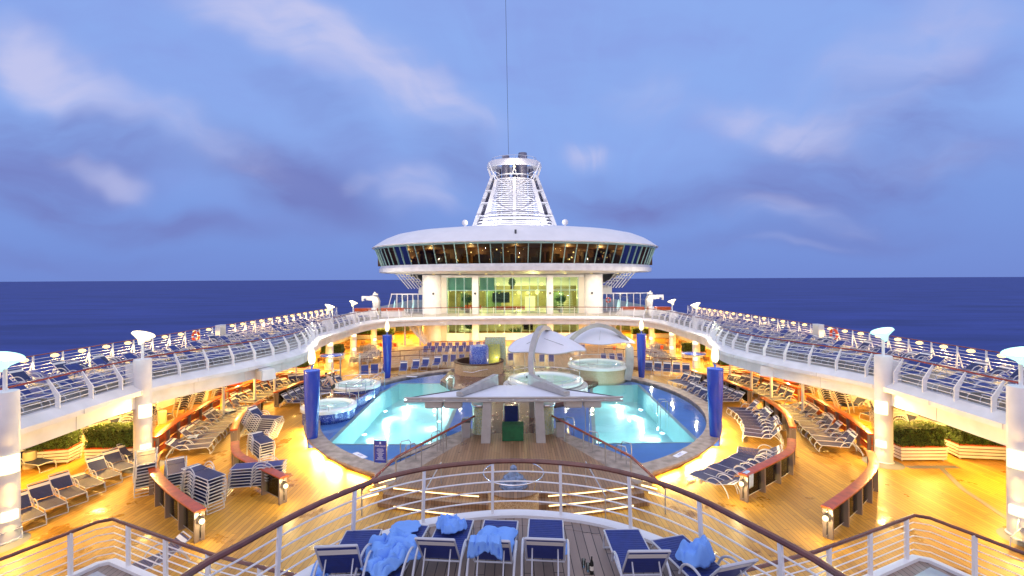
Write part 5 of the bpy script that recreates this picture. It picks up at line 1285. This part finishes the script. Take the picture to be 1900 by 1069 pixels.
# towels on the pool deck
q=P(423,763,.4); towel((q.x,q.y,.42),.7,1.0,.9,9,'pale towel spread on a lounger by the left ledge',.06,2,'towelw',group='pale towels')
q=P(358,812,.4); towel((q.x,q.y,.42),.45,.6,.3,10,'small pale towel on a lounger by the left outer ledge',.06,2,'towelw',group='pale towels')
t_=thing('white_towel','pale towel hung over the end of the inner right ledge','towel',(9.15,18.2,1.08),R(38)); 
vs=[];nx=10
for j in range(13):
    for i in range(nx+1):
        u=i/nx-.5; w_=.015*math.sin(u*19+j*.4); v=j/12
        y,z=( -.18-abs(w_), -.55*(1-v/.45) ) if v<.45 else ((-.18+.36*(v-.45)/.1, .012) if v<.55 else (.18+abs(w_),-.6*(v-.55)/.45))
        vs.append((u*.34,y,z))
o=MB().add(vs,[(j*(nx+1)+i,j*(nx+1)+i+1,(j+1)*(nx+1)+i+1,(j+1)*(nx+1)+i) for j in range(12) for i in range(nx)]).build('cloth','towelw',t_,True); so=o.modifiers.new('t','SOLIDIFY'); so.thickness=.012
# bottle and cups
q=P(1098,1064,3.81); t=thing('bottle','dark glass bottle standing on the near platform','bottle',(q.x,q.y,3.81)); MB().lathe([(.0001,0),(.032,0),(.033,.15),(.030,.18),(.013,.225),(.013,.27),(.016,.275),(.0001,.28)],16).build('glass','bottle',t,True); MB().lathe([(.0335,.06),(.0335,.13)],16).build('label_band','cream',t,True)
for i,(px,py,ds) in enumerate(((1083,1052,'left of the dark bottle'),(1091,1060,'just beside the dark bottle'))):
    q=P(px,py,3.81); o=MB().lathe([(.0001,0),(.026,0),(.036,.13),(.034,.13),(.024,.01),(.0001,.01)],16).build('plastic_cup','gclear',None,True,(q.x,q.y,3.81)); tag(o,'clear plastic cup '+ds,'cup')
# ================================================================ PERSON IN THE LEFT HOT TUB
pt_=thing('person','bare-chested person in black shorts bending at the near left hot tub','person',(-11.75,30.35,1.0),R(-100))
def skinmesh(name,verts,edges,m,parent,sub=2,root=0):
    me=bpy.data.meshes.new(name); me.from_pydata([v[:3] for v in verts],edges,[]); o=bpy.data.objects.new(name,me); col.objects.link(o); o.parent=parent
    sk=o.modifiers.new('skin','SKIN'); sk.use_smooth_shade=True
    for i,v in enumerate(verts): me.skin_vertices[0].data[i].radius=(v[3],v[4] if len(v)>4 else v[3]); me.skin_vertices[0].data[i].use_root=(i==root)
    ss=o.modifiers.new('sub','SUBSURF'); ss.levels=sub; ss.render_levels=sub
    me.materials.append(M_[m]); return o
vv=[(0,0,.92,.14,.10),(0,-.12,1.10,.13,.095),(0,-.28,1.28,.16,.10),(0,-.38,1.38,.13,.08),(0,-.46,1.43,.055),(0,-.54,1.50,.085,.10),(0,-.57,1.60,.075,.085),
 (.19,-.37,1.36,.055),(.25,-.48,1.12,.042),(.22,-.64,.92,.032),(.21,-.70,.85,.026),
 (-.19,-.37,1.36,.055),(-.25,-.48,1.12,.042),(-.22,-.64,.92,.032),(-.21,-.70,.85,.026),
 (.10,.0,.82,.095),(.12,-.06,.48,.062),(.12,.02,.10,.042),(.12,-.12,.03,.035),(-.10,.0,.82,.095),(-.13,-.20,.52,.062),(-.13,-.12,.12,.042),(-.13,-.26,.05,.035)]
ee=[(0,1),(1,2),(2,3),(3,4),(4,5),(5,6),(3,7),(7,8),(8,9),(9,10),(3,11),(11,12),(12,13),(13,14),(0,15),(15,16),(16,17),(17,18),(0,19),(19,20),(20,21),(21,22)]
for s,b0 in ((1,10),(-1,14)):
    for k,(dx,ln) in enumerate(((-.022,.075),(-.008,.085),(.007,.08),(.02,.062),(.035,.05))):
        i=len(vv); vv.append((vv[b0][0]+dx*1.2,vv[b0][1]-ln*.6,vv[b0][2]-.03,.010)); vv.append((vv[b0][0]+dx*1.4,vv[b0][1]-ln,vv[b0][2]-.06,.008)); ee+= [(b0,i),(i,i+1)]
skinmesh('body',vv,ee,'skin',pt_)
MB().sph((0,-.555,1.625),.095,14).build('hair','hair',pt_,True)
skinmesh('shorts',[(0,0,.97,.15,.115),(0,0,.88,.155,.12),(.10,-.01,.78,.115),(.12,-.04,.55,.09),(-.10,-.01,.78,.115),(-.13,-.12,.60,.09)],[(0,1),(1,2),(2,3),(1,4),(4,5)],'black',pt_,1)
pt_.scale=(.95,.95,.95)

for o in list(col.objects):
    if o.parent is None and 'label' in o and len(o['label'].replace('-',' ').split())>16: print('LONGLABEL',o.name,o['label'])
